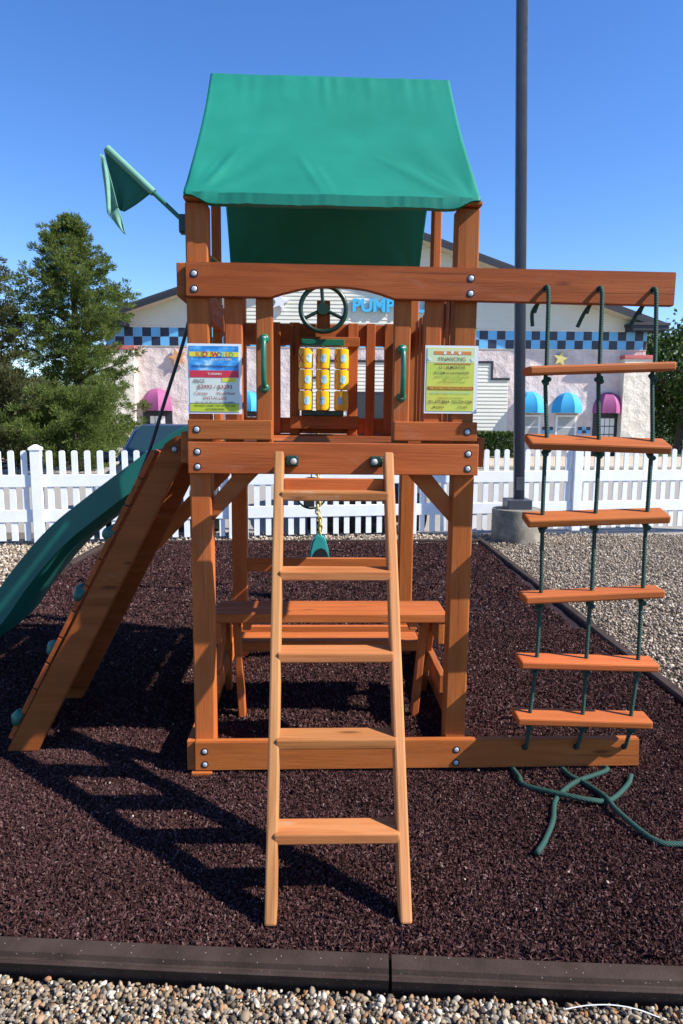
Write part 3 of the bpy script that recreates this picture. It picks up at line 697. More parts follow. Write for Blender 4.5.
P_['sky'] = mk_cloudblue()
def mk_limefade():
    m = N('print_lime_fade'); tc = m.n('TexCoord'); f = m.noise(tc.outputs['Object'], 9, 3)
    m.l(m.ramp(f, [(0.3, (0.42, 0.55, 0.08)), (0.5, (0.56, 0.60, 0.09)), (0.75, (0.58, 0.50, 0.07))]), m.b.inputs['Base Color']); m.b.inputs['Roughness'].default_value = 0.35; return m.m
P_['fade'] = mk_limefade()
sg = tthing('price_sign', 'laminated blue, red and white price sign pinned on the left front post', 'price sign', (-0.507, 0.030, 1.758))
rect('plastic_sleeve', sg, P_['sleeve'], -0.116, 0.114, -0.146, 0.146, 0.0)
rect('paper_sheet', sg, P_['white'], -0.106, 0.102, -0.138, 0.138, -0.0015)
rect('sky_band', sg, P_['sky'], -0.105, 0.101, 0.035, 0.136, -0.0025)
rect('yellow_band', sg, P_['yel'], -0.105, 0.101, 0.092, 0.112, -0.0035)
rect('red_band', sg, P_['red'], -0.105, 0.101, 0.006, 0.035, -0.0025)
rect('lime_band', sg, P_['lime'], -0.105, 0.101, -0.136, -0.104, -0.0025)
rect('ink_line', sg, P_['ink'], -0.105, 0.101, -0.104, -0.1015, -0.0026)
rect('yellow_tag', sg, P_['yel'], 0.03, 0.088, -0.012, 0.004, -0.0026)
for i, (ch, c) in enumerate(zip("KID'S", ('orange', 'green', 'red', 'yel', 'orange'))): letters('logo_letter', sg, P_[c], ch, -0.068 + i * 0.0145, -0.0045, 0.092, 0.030, bold=0.001)
for i, (ch, c) in enumerate(zip("WORLD", ('red', 'blue', 'teal', 'orange', 'green'))): letters('logo_letter', sg, P_[c], ch, 0.004 + i * 0.0165, -0.0045, 0.092, 0.027, bold=0.001)
def ln(par, s, x, z, h, wd, c, y=-0.0042, al='CENTER', b=0.0001): return letters('lettering', par, P_[c], s, x, y, z, h, wd, 0, al, b)
ln(sg, 'PLAY SYSTEMS', 0.03, 0.0765, 0.013, 0.085, 'white'); ln(sg, 'www.kidsworldplaysystems.com', 0.0, 0.049, 0.015, 0.19, 'ink')
ln(sg, 'TURISMO', 0.0, 0.0165, 0.013, 0.06, 'white'); ln(sg, 'PRICE', -0.066, -0.0175, 0.022, 0.046, 'ink')
ln(sg, '$2993 / $3293', 0.0, -0.041, 0.023, 0.145, 'maroon'); ln(sg, 'Canopy', -0.058, -0.0655, 0.018, 0.056, 'maroon', b=0); ln(sg, 'Wood Roof', 0.045, -0.0655, 0.018, 0.078, 'maroon', b=0)
ln(sg, 'INSTALLED', 0.0, -0.086, 0.018, 0.097, 'maroon', b=0); ln(sg, 'plus tax and delivery where it applies', 0.0, -0.0995, 0.009, 0.165, 'ink')
ln(sg, 'WE ALSO CARRY TOP OF THE LINE', 0.0, -0.1155, 0.0115, 0.175, 'ink'); ln(sg, 'ACCESSORIES', 0.0, -0.1305, 0.0115, 0.08, 'ink')
sg = tthing('financing_sign', 'laminated yellow green financing sign pinned on the right front post', 'sign', (0.4965, 0.030, 1.768))
rect('plastic_sleeve', sg, P_['sleeve'], -0.112, 0.116, -0.144, 0.142, 0.0)
rect('paper_sheet', sg, P_['fade'], -0.104, 0.100, -0.134, 0.132, -0.0015)
rect('pale_band', sg, P_['pale'], -0.103, 0.099, 0.07, 0.128, -0.0022)
rect('orange_band', sg, P_['orange'], -0.075, 0.085, 0.104, 0.118, -0.0030); rect('orange_band', sg, P_['orange'], -0.07, 0.085, 0.064, 0.0675, -0.0030)
rect('brick_band', sg, P_['brick'], -0.099, 0.098, -0.044, -0.030, -0.0025)
for i, (px, pz) in enumerate(((-0.028, 0.111), (0.003, 0.113), (0.035, 0.111), (-0.092, 0.085), (0.09, 0.085))):
    bm = bmesh.new(); vs = [bm.verts.new(((0.0095 if k % 2 == 0 else 0.005) * sin(2 * pi * k / 12), 0, (0.0095 if k % 2 == 0 else 0.005) * cos(2 * pi * k / 12))) for k in range(12)]; bm.faces.new(vs)
    link('printed_star', bm, P_['sleeve'], sg, Matrix.Translation((px, -0.004, pz)))
ln(sg, 'FINANCING', 0.003, 0.077, 0.024, 0.115, 'olive'); ln(sg, '12 / 18 MONTHS', 0.003, 0.044, 0.019, 0.112, 'ink'); ln(sg, '0% IS SAME AS CASH FINANCING', 0.003, 0.023, 0.014, 0.15, 'ink')
ln(sg, 'payments subject to credit approval', 0.003, 0.008, 0.010, 0.15, 'olive', b=0); ln(sg, 'apply in store today', 0.005, -0.003, 0.010, 0.085, 'olive', b=0); ln(sg, 'see a sales person for details', 0.003, -0.014, 0.009, 0.118, 'olive', b=0)
ln(sg, 'ASK US ABOUT FINANCING OPTIONS', 0.0, -0.0415, 0.012, 0.18, 'gold'); ln(sg, 'DELIVERY AND INSTALLATION', 0.0, -0.060, 0.013, 0.17, 'teal')
ln(sg, 'contact us for more information', 0.0, -0.081, 0.010, 0.11, 'olive', b=0); ln(sg, '251-677-8844  732-729-7200', 0.0, -0.1005, 0.017, 0.19, 'ink'); ln(sg, 'MOBILE', -0.05, -0.121, 0.012, 0.05, 'olive'); ln(sg, 'STORE', 0.055, -0.121, 0.012, 0.04, 'olive')

# rope ladder
rl = tthing('rope_ladder', 'six step rope ladder of green ropes and cedar steps on the right arm', 'rope ladder')
YS = -0.03
stp = [((0.800, 1.802), (1.415, 1.829), 0.0), ((0.818, 1.510), (1.425, 1.494), 20.), ((0.824, 1.174), (1.440, 1.196), 15.), ((0.828, 0.828), (1.440, 0.858), 1.), ((0.823, 0.542), (1.440, 0.524), 5.), ((0.819, 0.283), (1.430, 0.260), 6.)]
for (a, b, rr) in stp:
    board('step', rl, WD if a[1] < 1.3 else RED, (a[0], YS - 0.01, a[1]), (b[0], YS - 0.01, b[1]), 0.105, 0.036, bev=0.008, roll=R(rr))
def sz(x, s): (a, b, _r) = s; return a[1] + (b[1] - a[1]) * (x - a[0]) / (b[0] - a[0])
Ti = TM.inverted()
tails = [[(0.80, 2.90), (0.808, 2.827), (0.931, 2.732), (1.042, 2.687), (1.135, 2.711), (1.256, 2.832), (1.309, 2.917)], [(1.03, 2.92), (1.077, 2.846), (1.114, 2.711), (1.125, 2.60), (1.199, 2.434), (1.302, 2.41), (1.55, 2.40)], [(1.215, 2.96), (1.036, 2.854), (0.91, 2.716), (0.85, 2.563), (0.78, 2.43), (0.727, 2.351)]]
for k, (xt, xb) in enumerate(((0.882, 0.886), (1.108, 1.124), (1.338, 1.348))):
    bm = bmesh.new(); pts = [(xt - 0.03, 0.055, 2.075 - 0.02), (xt - 0.01, 0.045, 2.12), (xt, 0.015, 2.148), (xt, -0.018, 2.146), (xt + 0.003, YS + 0.004, 2.09)]
    xm = [xt + 0.006, xt + 0.02, xt + 0.022, xt + 0.026, xt + 0.024, xb + 0.004]
    for (s, x) in zip(stp, xm):
        z = sz(x, s); pts += [(x + random.uniform(-.004, .004), YS - 0.008, z + 0.04), (x, YS - 0.008, z), (x + random.uniform(-.004, .004), YS - 0.008, z - 0.05)]
        for q in range(3):
            a = q * 2.1 + k; ball_into(bm, (x + 0.008 * cos(a), YS - 0.008 + 0.008 * sin(a), z - 0.036 - 0.008 * q), 0.0145, 2, (1.0, 1.0, 0.8))
    pts += [(xb, YS + 0.012, 0.135), (xb, -0.004, 0.118), (xb, 0.012, 0.112), (xb, 0.05, 0.10)]
    tube_into(bm, smoothpath(pts, 5), 0.0088, 9)
    # the loose end comes out from under the bottom beam and lies on the mulch
    w = [Ti @ Vector((x, y, 0.014 + (0.015 if (k != 2 and i in (2, 3)) else 0))) for i, (x, y) in enumerate(tails[k])]
    start = [Vector((xb, 0.055, 0.095)), Vector((xb - 0.01, 0.075, 0.04)), Vector((w[0].x, 0.03, 0.012))]
    tube_into(bm, smoothpath(start + w, 6), 0.0112, 9)
    link('rope', bm, M['rope'], rl, smooth=True)
    tube('rope_end', rl, M['rope'], smoothpath([(xt - 0.005, 0.04, 2.11), (xt - 0.035, 0.062, 2.06), (xt - (0.03 if k == 0 else 0.06), 0.07, 2.0)], 5), 0.0085, 8)
    # holes' dark rims on the beams
    for (hx, hz) in ((xt, 2.146), (xb, 0.115)):
        bm = bmesh.new(); lathe_into(bm, [(0.0155, 0.001), (0.0155, -0.0006), (0.004, -0.0008)], (hx, 0, hz), 'y', 18); link('hole_rim', bm, M['black'], rl, smooth=40)

# swing behind the tower
sw = tthing('swing', 'turquoise sling swing on a yellow coated chain behind the ladder', 'swing', (-0.07, 3.0, -0.15))
bm = bmesh.new()
for k in range(46):
    z = 0.74 + k * 0.034; c = Vector((0.02 + 0.012 * sin(k * 0.7), 0, z)); a0 = pi / 2 * (k % 2)
    tube_into(bm, [c + Vector((0.019 * cos(t) * cos(a0), 0.019 * cos(t) * sin(a0), 0.028 * sin(t))) for t in [2 * pi * q / 10 for q in range(11)]], 0.0085, 6, False)
link('chain', bm, M['chain'], sw, smooth=True)
prism('seat', sw, M['seat'], [(-0.065, 0.53), (0.115, 0.53), (0.105, 0.60), (0.080, 0.69), (0.055, 0.735), (0.02, 0.745), (-0.015, 0.73), (-0.040, 0.68), (-0.058, 0.60)], -0.06, 0.06, 0.014)
prism('seat_underside', sw, M['black'], [(-0.035, 0.525), (0.108, 0.525), (0.096, 0.58), (0.075, 0.615), (0.04, 0.632), (0.0, 0.615), (-0.022, 0.575)], -0.068, -0.058, 0.003)
rg = tthing('swing_ring', 'thin dark green ring with a black block behind the top ladder rung', 'swing ring', (-0.12, 3.3, 0.92))
bm = bmesh.new(); tube_into(bm, [(0.14 * cos(a), 0, 0.14 * sin(a)) for a in [2 * pi * k / 36 for k in range(37)]], 0.009, 8, False); link('ring', bm, M['dgreen'], rg, smooth=True)
bx('ring_block', rg, M['black'], (-0.07, 0.03), (-0.03, 0.03), (-0.125, 0.03), 0.008)
tube('ring_strap', rg, M['dgreen'], [(0.0, 0, 0.13), (0.0, 0, 1.1)], 0.006, 6)

# ------------------------------------------------------------------ light pole
lpo = thing('light_pole', 'tall dark grey square light pole on a round weathered concrete footing', 'light pole', (2.40, 9.36, -0.08))
bm = bmesh.new(); lathe_into(bm, [(0.335, 0.0), (0.335, 0.44), (0.325, 0.465), (0.31, 0.47)], (0, 0, 0), 'z', 48); link('concrete_footing', bm, M['concrete'], lpo, smooth=30)
bx('base_cover', lpo, M['polegrey'], (-0.165, 0.165), (-0.165, 0.165), (0.468, 0.60), 0.012)
bm = cube_bm(8.2, 0.138, 0.138, 0.012); link('pole', bm, M['polegrey'], lpo, Matrix.Rotation(R(-1.9), 4, 'Y') @ Matrix.Translation((0.04, 0, 4.69)) @ Matrix.Rotation(-pi / 2, 4, 'Y') @ Matrix.Rotation(R(-8), 4, 'X'), smooth=35)
bx('access_cover', lpo, M['polegrey'], (-0.045, 0.06), (-0.082, -0.072), (0.72, 0.9), 0.004)

# ------------------------------------------------------------------ picket fence
fa = math.atan2(10.262 - 8.727, 4.96 + 4.128)
fn = thing('picket_fence', 'long white vinyl picket fence along the back of the play area', 'fence', (-3.90, 8.81, -0.02), (0, 0, fa))
def fence_part(name, me, x, z=0): o = bpy.data.objects.new(name, me); COL.objects.link(o); o.parent = fn; o.location = (x, 0, z); return o
SP = 2.475
bm = cube_bm(0.127, 0.127, 1.22, 0.006)
for v in bm.verts: v.co.z += 0.61
pm = bpy.data.meshes.new('fence_post'); bm.to_mesh(pm); bm.free(); pm.materials.append(M['white'])
bm = bmesh.new(); bmesh.ops.create_cone(bm, cap_ends=True, segments=4, radius1=0.104, radius2=0.02, depth=0.04, matrix=Matrix.Rotation(pi / 4, 4, 'Z'))
g = bmesh.ops.create_cube(bm, size=1)
for v in g['verts']: v.co = Vector((v.co.x * 0.147, v.co.y * 0.147, v.co.z * 0.03 - 0.034))
cm = bpy.data.meshes.new('post_cap'); bm.to_mesh(cm); bm.free(); cm.materials.append(M['white'])
pw = 0.074; bm = bmesh.new()
op = [(-pw / 2, 0.03), (pw / 2, 0.03), (pw / 2, 1.165)] + [(pw / 2 * cos(a), 1.165 + 0.026 * sin(a)) for a in [pi * k / 6 for k in range(1, 6)]] + [(-pw / 2, 1.165)]
f = [bm.verts.new((x, -0.012, z)) for x, z in op]; g = [bm.verts.new((x, 0.012, z)) for x, z in op]; bm.faces.new(f); bm.faces.new(g[::-1])
for i in range(len(op)): bm.faces.new((f[i], g[i], g[(i + 1) % len(op)], f[(i + 1) % len(op)]))
bmesh.ops.recalc_face_normals(bm, faces=bm.faces)
km = bpy.data.meshes.new('picket'); bm.to_mesh(km); bm.free(); km.materials.append(M['white'])
for k in range(-1, 5):
    p = fence_part('fence_post', pm, k * SP)
    c = bpy.data.objects.new('post_cap', cm); COL.objects.link(c); c.parent = p; c.location = (0, 0, 1.245)
for k in range(-1, 4):
    for z0, z1 in ((0.27, 0.43), (0.72, 0.88)):
        bx('fence_rail', fn, M['white'], (k * SP + 0.064, (k + 1) * SP - 0.064), (-0.024, 0.024), (z0, z1), 0.006)
    for j in range(15):
        if k == -1 and j < 7: continue
        o = fence_part('picket', km, k * SP + 0.064 + 0.155 * (j + 0.62) + 0.004 * random.uniform(-1, 1))
        o.rotation_euler = (0, R(random.uniform(-.25, .25)), 0)

# ------------------------------------------------------------------ building
def mk_stone(name, a, b):
    m = N(name); v = m.obj(); f = m.noise(v, 1.6, 8, 0.7); vo = m.n('TexVoronoi', feature='F1'); vo.inputs['Scale'].default_value = 2.6; m.l(v, vo.inputs['Vector'])
    c = m.ramp(f, [(0.3, a), (0.65, b)]); c = m.mix(m.ramp(m.noise(v, 5, 6, 0.7), [(0.60, 0.0), (0.72, 0.5)]), c, tuple(x * 0.6 for x in a))
    m.l(c, m.b.inputs['Base Color']); m.b.inputs['Roughness'].default_value = 0.9
    m.bump(m.mix(0.5, vo.outputs['Distance'], m.noise(v, 9, 6, 0.7)), 0.9, 0.10); return m.m
M['stone'] = mk_stone('pink_white_stone', (0.54, 0.44, 0.42), (0.74, 0.635, 0.605))
M['cream'] = mk_stone('cream_stone', (0.62, 0.56, 0.46), (0.80, 0.74, 0.63))
M['siding'] = plain('cream_siding', (0.66, 0.64, 0.55), 0.6, 0.05, 1.0)
M['trim'] = plain('black_trim', (0.02, 0.02, 0.028), 0.5)
M['roof'] = plain('dark_shingles', (0.035, 0.036, 0.045), 0.8, 0.3, 3)
M['soffit'] = plain('cream_soffit', (0.5, 0.44, 0.33), 0.7, 0.1)
M['tblue'] = plain('sky_blue_tile', (0.13, 0.42, 0.72), 0.4, 0.12, 1.5)
M['tblack'] = plain('dark_slate_tile', (0.022, 0.028, 0.055), 0.4, 0.3, 1.5)
M['pinkcap'] = plain('red_coping', (0.50, 0.13, 0.12), 0.8, 0.2)
M['mag'] = plain('magenta_awning', (0.30, 0.07, 0.19), 0.7, 0.15, 2)
M['cyan'] = plain('blue_awning', (0.03, 0.33, 0.60), 0.7, 0.12, 2)
M['signblue'] = plain('bright_blue_letter', (0.06, 0.42, 0.72), 0.4, 0.05)
M['frame'] = plain('white_window_frame', (0.75, 0.75, 0.73), 0.5, 0.04)
M['blind'] = plain('grey_blind', (0.33, 0.35, 0.35), 0.4, 0.2, 1)
def mk_glass():
    m = N('dark_window_glass'); m.b.inputs['Base Color'].default_value = (0.015, 0.02, 0.04, 1); m.b.inputs['Roughness'].default_value = 0.08; m.b.inputs['Specular IOR Level'].default_value = 0.4; return m.m
M['glass'] = mk_glass()
M['ystar'] = plain('yellow_star', (0.62, 0.54, 0.20), 0.5, 0.1); M['ostar'] = plain('orange_star', (0.62, 0.30, 0.14), 0.5, 0.2); M['wstar'] = plain('silver_star', (0.72, 0.72, 0.80), 0.5, 0.1)
BD = thing('building', 'cream and pink stone hall with blue checker band and dark gable roof', 'building', (1.55, 30.3, -0.02), (0, 0, R(2.2)))
def bX(x): return (x - 1.55) * 1.012
def wbox(name, mat, x, y, z, par=None, bev=0.01): return bx(name, par or BD, mat, (bX(x[0]), bX(x[1])), y, z, bev)
AX = bX(1.6); EL, ER = bX(-9.85), bX(13.1); EZ = 5.62; AZ = 9.55
wbox('wall', M['stone'], (-9.85, 13.1), (0.0, 16.0), (0.0, 5.45))
def roofz(x): return EZ + (AZ - EZ) * (1 - abs(x - AX) / (ER - AX if x > AX else AX - EL))
# gable of lapped siding boards (real laps)
bm = bmesh.new(); z = 5.45; lap = 0.16
def xr_at(z):
    t = (z - EZ) / (AZ - EZ); t = max(0, min(1, t)); return EL + (AX - EL) * t, ER + (AX - ER) * t
while z < AZ - 0.05:
    z1 = min(z + lap, AZ - 0.02); a0, b0 = xr_at(z); a1, b1 = xr_at(z1)
    v = [bm.verts.new(p) for p in ((a0, -0.035, z), (b0, -0.035, z), (b1, -0.010, z1), (a1, -0.010, z1), (a0, 0.0, z), (b0, 0.0, z))]
    bm.faces.new(v[:4]); bm.faces.new((v[0], v[4], v[5], v[1])); z += lap
f = [bm.verts.new(p) for p in ((EL, 0.02, 5.45), (ER, 0.02, 5.45), (ER, 0.02, EZ), (AX, 0.02, AZ), (EL, 0.02, EZ))]; bm.faces.new(f)
link('gable_siding', bm, M['siding'], BD)
# roof slopes, fascia, eave returns
for s, xe in ((-1, EL), (1, ER)):
    dx = 0.55 * s; sl = (AZ - EZ) / abs(AX - xe); zo = EZ - sl * 0.55
    pts = [(xe + dx, zo + 0.02), (AX, AZ + 0.02), (AX, AZ + 0.22), (xe + dx, zo + 0.22)]
    rf = prism('roof', BD, M['roof'], pts, -0.75, 16.4, 0)
    prism('fascia', rf, M['trim'], [(xe + dx, zo - 0.10), (AX, AZ - 0.10), (AX, AZ + 0.10), (xe + dx, zo + 0.10)], -0.80, -0.752, 0)
    prism('soffit', rf, M['soffit'], [(xe + dx * 0.9, zo - 0.06), (AX, AZ - 0.10), (AX, AZ + 0.01), (xe + dx * 0.9, zo + 0.01)], -0.749, -0.04, 0)
    xa, xb = sorted((xe + dx, xe - s * 1.0))
    bx('eave_return', BD, M['trim'], (xa, xb), (-0.79, -0.03), (EZ - 0.26, EZ - 0.06), 0.01)
    bx('eave_return', BD, M['roof'], (xa - 0.05, xb + 0.05), (-0.84, -0.03), (EZ - 0.058, EZ + 0.06), 0.01)
# checker band
bm = bmesh.new(); t = 0.378; nb = int((ER - EL) / t); z0 = 4.62
for i in range(nb + 1):
    for j in range(2):
        x0 = EL + 0.01 + i * t; x1 = min(x0 + t - 0.008, ER - 0.01)
        if x1 <= x0: continue
        v = [bm.verts.new(p) for p in ((x0, -0.03, z0 + j * t), (x1, -0.03, z0 + j * t), (x1, -0.03, z0 + j * t + t - 0.008), (x0, -0.03, z0 + j * t + t - 0.008))]
        fc = bm.faces.new(v); fc.material_index = (i + j) % 2
link('checker_band', bm, [M['tblue'], M['tblack']], BD, sharp='keep')
bx('band_backing', BD, M['cream'], (EL, ER), (-0.026, 0.0), (z0 - 0.03, z0 + 2 * t + 0.07), 0.004)
for x0, x1, h in ((-9.98, -8.62, 4.40), (12.0, 13.35, 4.2)):
    p = wbox('pillar', M['cream'], (x0, x1), (-0.45, 0.4), (0.0, h)); q = wbox('coping', M['pinkcap'], (x0 - 0.03, x1 + 0.03), (-0.50, 0.42), (h + 0.002, h + 0.16)); q.parent = p; q.matrix_basis = p.matrix_basis.inverted() @ q.matrix_basis
# central sided panel with stepped black trim
bm = bmesh.new(); z = 0.0
while z < 3.98:
    z1 = min(z + lap, 4.0); a, b = (bX(-0.55), bX(6.42)) if z >= 3.3 else (bX(-1.25), bX(7.15))
    v = [bm.verts.new(p) for p in ((a, -0.085, z), (b, -0.085, z), (b, -0.060, z1), (a, -0.060, z1), (a, 0, z), (b, 0, z))]
    bm.faces.new(v[:4]); bm.faces.new((v[0], v[4], v[5], v[1])); z += lap
link('wall_siding', bm, M['siding'], BD)
for a, b, c, d in ((-0.60, 6.47, 3.99, 4.09), (6.38, 6.47, 3.38, 3.988), (6.38, 7.2, 3.28, 3.378), (-0.60, -0.51, 3.38, 3.988), (-1.3, -0.51, 3.28, 3.378)):
    wbox('trim', M['trim'], (a, b), (-0.12, 0.0), (c, d))
en = wbox('entrance', M['trim'], (0.35, 2.3), (-0.14, -0.02), (0.0, 2.75))
for a, b in ((0.45, 1.28), (1.37, 2.2)):
    g = wbox('pane', M['glass'], (a, b), (-0.15, -0.142), (0.1, 2.62), None, 0.0); g.parent = en; g.matrix_basis = en.matrix_basis.inverted() @ g.matrix_basis
# awnings, windows and doors
def awning(x, mat, w=0.70, h=0.80, z0=2.0):
    bm = bmesh.new(); na, ne = 28, 8; g = []
    for j in range(ne + 1):
        e = pi / 2 * j / ne; row = []
        for i in range(na + 1):
            a = pi * i / na; sc = 1 - 0.11 * abs(sin(a * 3.5)) ** 0.7 ; row.append(bm.verts.new((-w * cos(a) * cos(e) * sc, -0.62 * sin(a) * cos(e) * sc, h * sin(e) ** 0.95 * (1 if j else 1))))
        g.append(row)
    val = [bm.verts.new((v.co.x, v.co.y, -0.10 - 0.02 * abs(sin(k * 0.9)))) for k, v in enumerate(g[0])]
    g = [val] + g
    for j in range(len(g) - 1):
        for i in range(na): bm.faces.new((g[j][i], g[j][i + 1], g[j + 1][i + 1], g[j + 1][i]))
    bmesh.ops.remove_doubles(bm, verts=bm.verts, dist=0.001)
    link('awning', bm, mat, BD, Matrix.Translation((bX(x), -0.01, z0)), smooth=25)
def window(x, w=0.95, z0=0.75, z1=1.80):
    f = bx('window', BD, M['frame'], (bX(x) - w / 2, bX(x) + w / 2), (-0.06, 0.0), (z0, z1), 0.01)
    for nm_, m_, a, b, c, d in (('pane', M['blind'], -0.40, 0.40, z0 + 0.08, (z0 + z1) / 2 - 0.03), ('pane', M['blind'], -0.40, 0.40, (z0 + z1) / 2 + 0.03, z1 - 0.08)):
        g = bx(nm_, BD, m_, (bX(x) + a * w, bX(x) + b * w), (-0.066, -0.061), (c, d), 0.0); g.parent = f; g.matrix_basis = f.matrix_basis.inverted() @ g.matrix_basis
def door(x):
    f = bx('door', BD, M['trim'], (bX(x) - 0.62, bX(x) + 0.62), (-0.07, 0.0), (0.0, 1.95), 0.01)
    for i in range(3):
        for j in range(3):
            a = bX(x) - 0.32 + i * 0.22; c = 0.62 + j * 0.36
            g = bx('pane', BD, M['frame'], (a, a + 0.19), (-0.078, -0.072), (c, c + 0.32), 0.0); g.parent = f; g.matrix_basis = f.matrix_basis.inverted() @ g.matrix_basis
awning(-7.8, M['mag'], 0.69, 0.84); door(-7.8)
awning(-3.95, M['cyan'], 0.66, 0.74); door(-3.95)
awning(8.15, M['cyan'], 0.68, 0.80); window(8.15)
awning(9.75, M['cyan'], 0.66, 0.78); window(9.75)
awning(11.55, M['mag'], 0.66, 0.80); door(11.55)
for a, b in ((8.72, 9.2), (10.3, 10.85), (-9.0 + 0.42, -8.5), (-7.05, -6.2)):
    bm = bmesh.new(); n = max(2, int((b - a) / 0.14)); tt = (b - a) / n
    for i in range(n):
        for j in range(2):
            v = [bm.verts.new(p) for p in ((bX(a + i * tt), -0.02, 1.0 + j * 0.14), (bX(a + (i + 1) * tt), -0.02, 1.0 + j * 0.14), (bX(a + (i + 1) * tt), -0.02, 1.14 + j * 0.14), (bX(a + i * tt), -0.02, 1.14 + j * 0.14))]
            bm.faces.new(v).material_index = (i + j) % 2
    link('checker_strip', bm, [M['tblue'], M['tblack']], BD, sharp='keep')
for x, z, r, mt_, tilt in ((9.35, 4.2, 0.36, 'ystar', 10), (-6.9, 4.12, 0.42, 'ostar', -15), (-2.6, 6.47, 0.42, 'wstar', 12)):
    pts = [((r if k % 2 == 0 else r * 0.42) * sin(pi * k / 5 + R(tilt)), (r if k % 2 == 0 else r * 0.42) * cos(pi * k / 5 + R(tilt))) for k in range(10)]
    prism('wall_star', BD, M[mt_], pts, -0.16, -0.06, 0.01, origin=(bX(x), 0, z))
letters('wall_lettering', BD, M['signblue'], 'PUMP', bX(1.3), -0.12, 6.10, 0.72, 1.80, 0.06, bold=0.03)
letters('wall_lettering', BD, M['signblue'], 'IT', bX(2.62), -0.12, 6.10, 0.72, 0.55, 0.06, bold=0.03)
letters('wall_lettering', BD, M['signblue'], 'UP', bX(3.55), -0.12, 6.10, 0.72, 0.95, 0.06, bold=0.03)

# ------------------------------------------------------------------ vegetation
M['pine'] = island('pine_needles', [(0.0, (0.070, 0.108, 0.022)), (0.5, (0.130, 0.175, 0.036)), (0.85, (0.15, 0.195, 0.045)), (1.0, (0.19, 0.23, 0.07))], 0.6, trans=0.5)
M['cedarleaf'] = island('juniper_needles', [(0.0, (0.045, 0.052, 0.016)), (0.5, (0.085, 0.092, 0.030)), (1.0, (0.125, 0.120, 0.045))], 0.65, trans=0.3)
M['leaf'] = island('broad_leaves', [(0.0, (0.022, 0.050, 0.010)), (0.6, (0.05, 0.095, 0.02)), (1.0, (0.09, 0.14, 0.032))], 0.55, trans=0.3)
M['bark'] = plain('bark', (0.055, 0.042, 0.032), 0.9, 0.3, 8, bump=0.6, bscale=20)
def blades(P, D, L, Wd):
    """thin quads at P along D"""
    n = len(P); D = D / np.linalg.norm(D, axis=1, keepdims=True); r = rng.normal(size=(n, 3)); s = np.cross(D, r); s /= np.linalg.norm(s, axis=1, keepdims=True)
    L = L[:, None]; w = Wd[:, None]
    V = np.stack([P - s * w * 0.4, P + D * L * 0.55 + s * w * -0.6, P + D * L, P + D * L * 0.5 + s * w * 0.6], 1).reshape(-1, 3)
    return V, np.arange(n * 4).reshape(n, 4)
def child_mesh(name, V, Fq, mat, par): o = np_mesh(name, V, Fq, mat); o.parent = par; return o
def conifer(label, loc, h, rad, mat, nb, tuft_n, nl, nw, seed, group, base=0.06, name='pine_tree', top_pow=0.85, lean=0.0, pad=1.3):
    global rng
    rng = np.random.default_rng(seed); t = thing(name, label, 'tree', loc, group=group)
    tube('trunk', t, M['bark'], [(0, 0, 0), (0.05, 0, h * 0.4), (0.0, 0.03, h * 0.75), (lean, 0, h * 0.97)], lambda u: 0.02 + 0.16 * (1 - u) * h / 7, 8)
    P, D = [], []; bmw = bmesh.new()
    for i in range(nb):
        f = base + (1 - base) * (i + rng.uniform(0, 1)) / nb; z0 = h * f * 0.97
        rr = rad * (min(1.0, (1 - f) * 2.4) ** top_pow * 0.95 + 0.04) * rng.uniform(0.80, 1.10); a = i * 2.399 + rng.normal(0, 0.3)
        up = 0.15 + 0.55 * f; d = np.array([cos(a), sin(a), up]); rr *= 1 + 0.25 * sin(i * 1.7) * (1 if f < 0.9 else 0); p0 = np.array([lean * f, 0, z0]); tip = p0 + d * rr
        if i % 3 == 0: tube_into(bmw, [p0, p0 + (tip - p0) * 0.85], lambda u: 0.03 * (1 - u) + 0.006, 4)
        nt_ = max(4, int(tuft_n * (rr / rad + 0.25)))
        for k in range(nt_):
            u = 0.30 + 0.72 * (k + rng.uniform(0, 1)) / nt_; sp = 0.20 * rr * (1.1 - 0.6 * u) + 0.09
            c = p0 + (tip - p0) * u + np.array([rng.normal(0, sp * 0.6), rng.normal(0, sp * 0.6), rng.normal(0, sp * 0.22) + 0.05 + 0.10 * u * u])
            m = nl; q = rng.normal(size=(m, 3)); q /= np.linalg.norm(q, axis=1, keepdims=True)
            dd = q * 0.9 + d[None] * 0.5 + np.array([0, 0, 0.45])
            P.append(c[None] + q * np.array([0.13, 0.13, 0.07]) * rng.uniform(0.2, 1.1, (m, 1)) * pad); D.append(dd)
    P = np.concatenate(P); D = np.concatenate(D); n = len(P)
    V, Fq = blades(P, D, rng.uniform(0.10, 0.24, n) * nw[0], rng.uniform(0.018, 0.032, n) * nw[1])
    link('limbs', bmw, M['bark'], t); child_mesh('crown', V, Fq, mat, t); return t
conifer('tall green white pine in front of the hall at left', (-8.32, 22.0, -0.05), 7.75, 1.72, M['pine'], 128, 16, 58, (0.60, 0.95), 11, 'trees at the left of the hall', top_pow=0.9, pad=1.0)
conifer('olive green juniper at the left edge, beside the pine', (-10.55, 20.5, -0.05), 6.4, 1.30, M['cedarleaf'], 85, 13, 60, (0.6, 0.95), 12, 'trees at the left of the hall', name='juniper_tree', top_pow=0.6)
conifer('low olive juniper bush under the left edge trees', (-9.5, 18.8, -0.05), 2.6, 1.55, M['cedarleaf'], 60, 13, 60, (0.55, 0.9), 13, 'bushes by the fence', name='juniper_bush', top_pow=0.5)
conifer('bright green spreading juniper at the foot of the white pine', (-7.35, 19.0, -0.05), 2.0, 1.55, M['pine'], 52, 13, 60, (0.55, 0.9), 14, 'bushes by the fence', name='juniper_bush', top_pow=0.45)
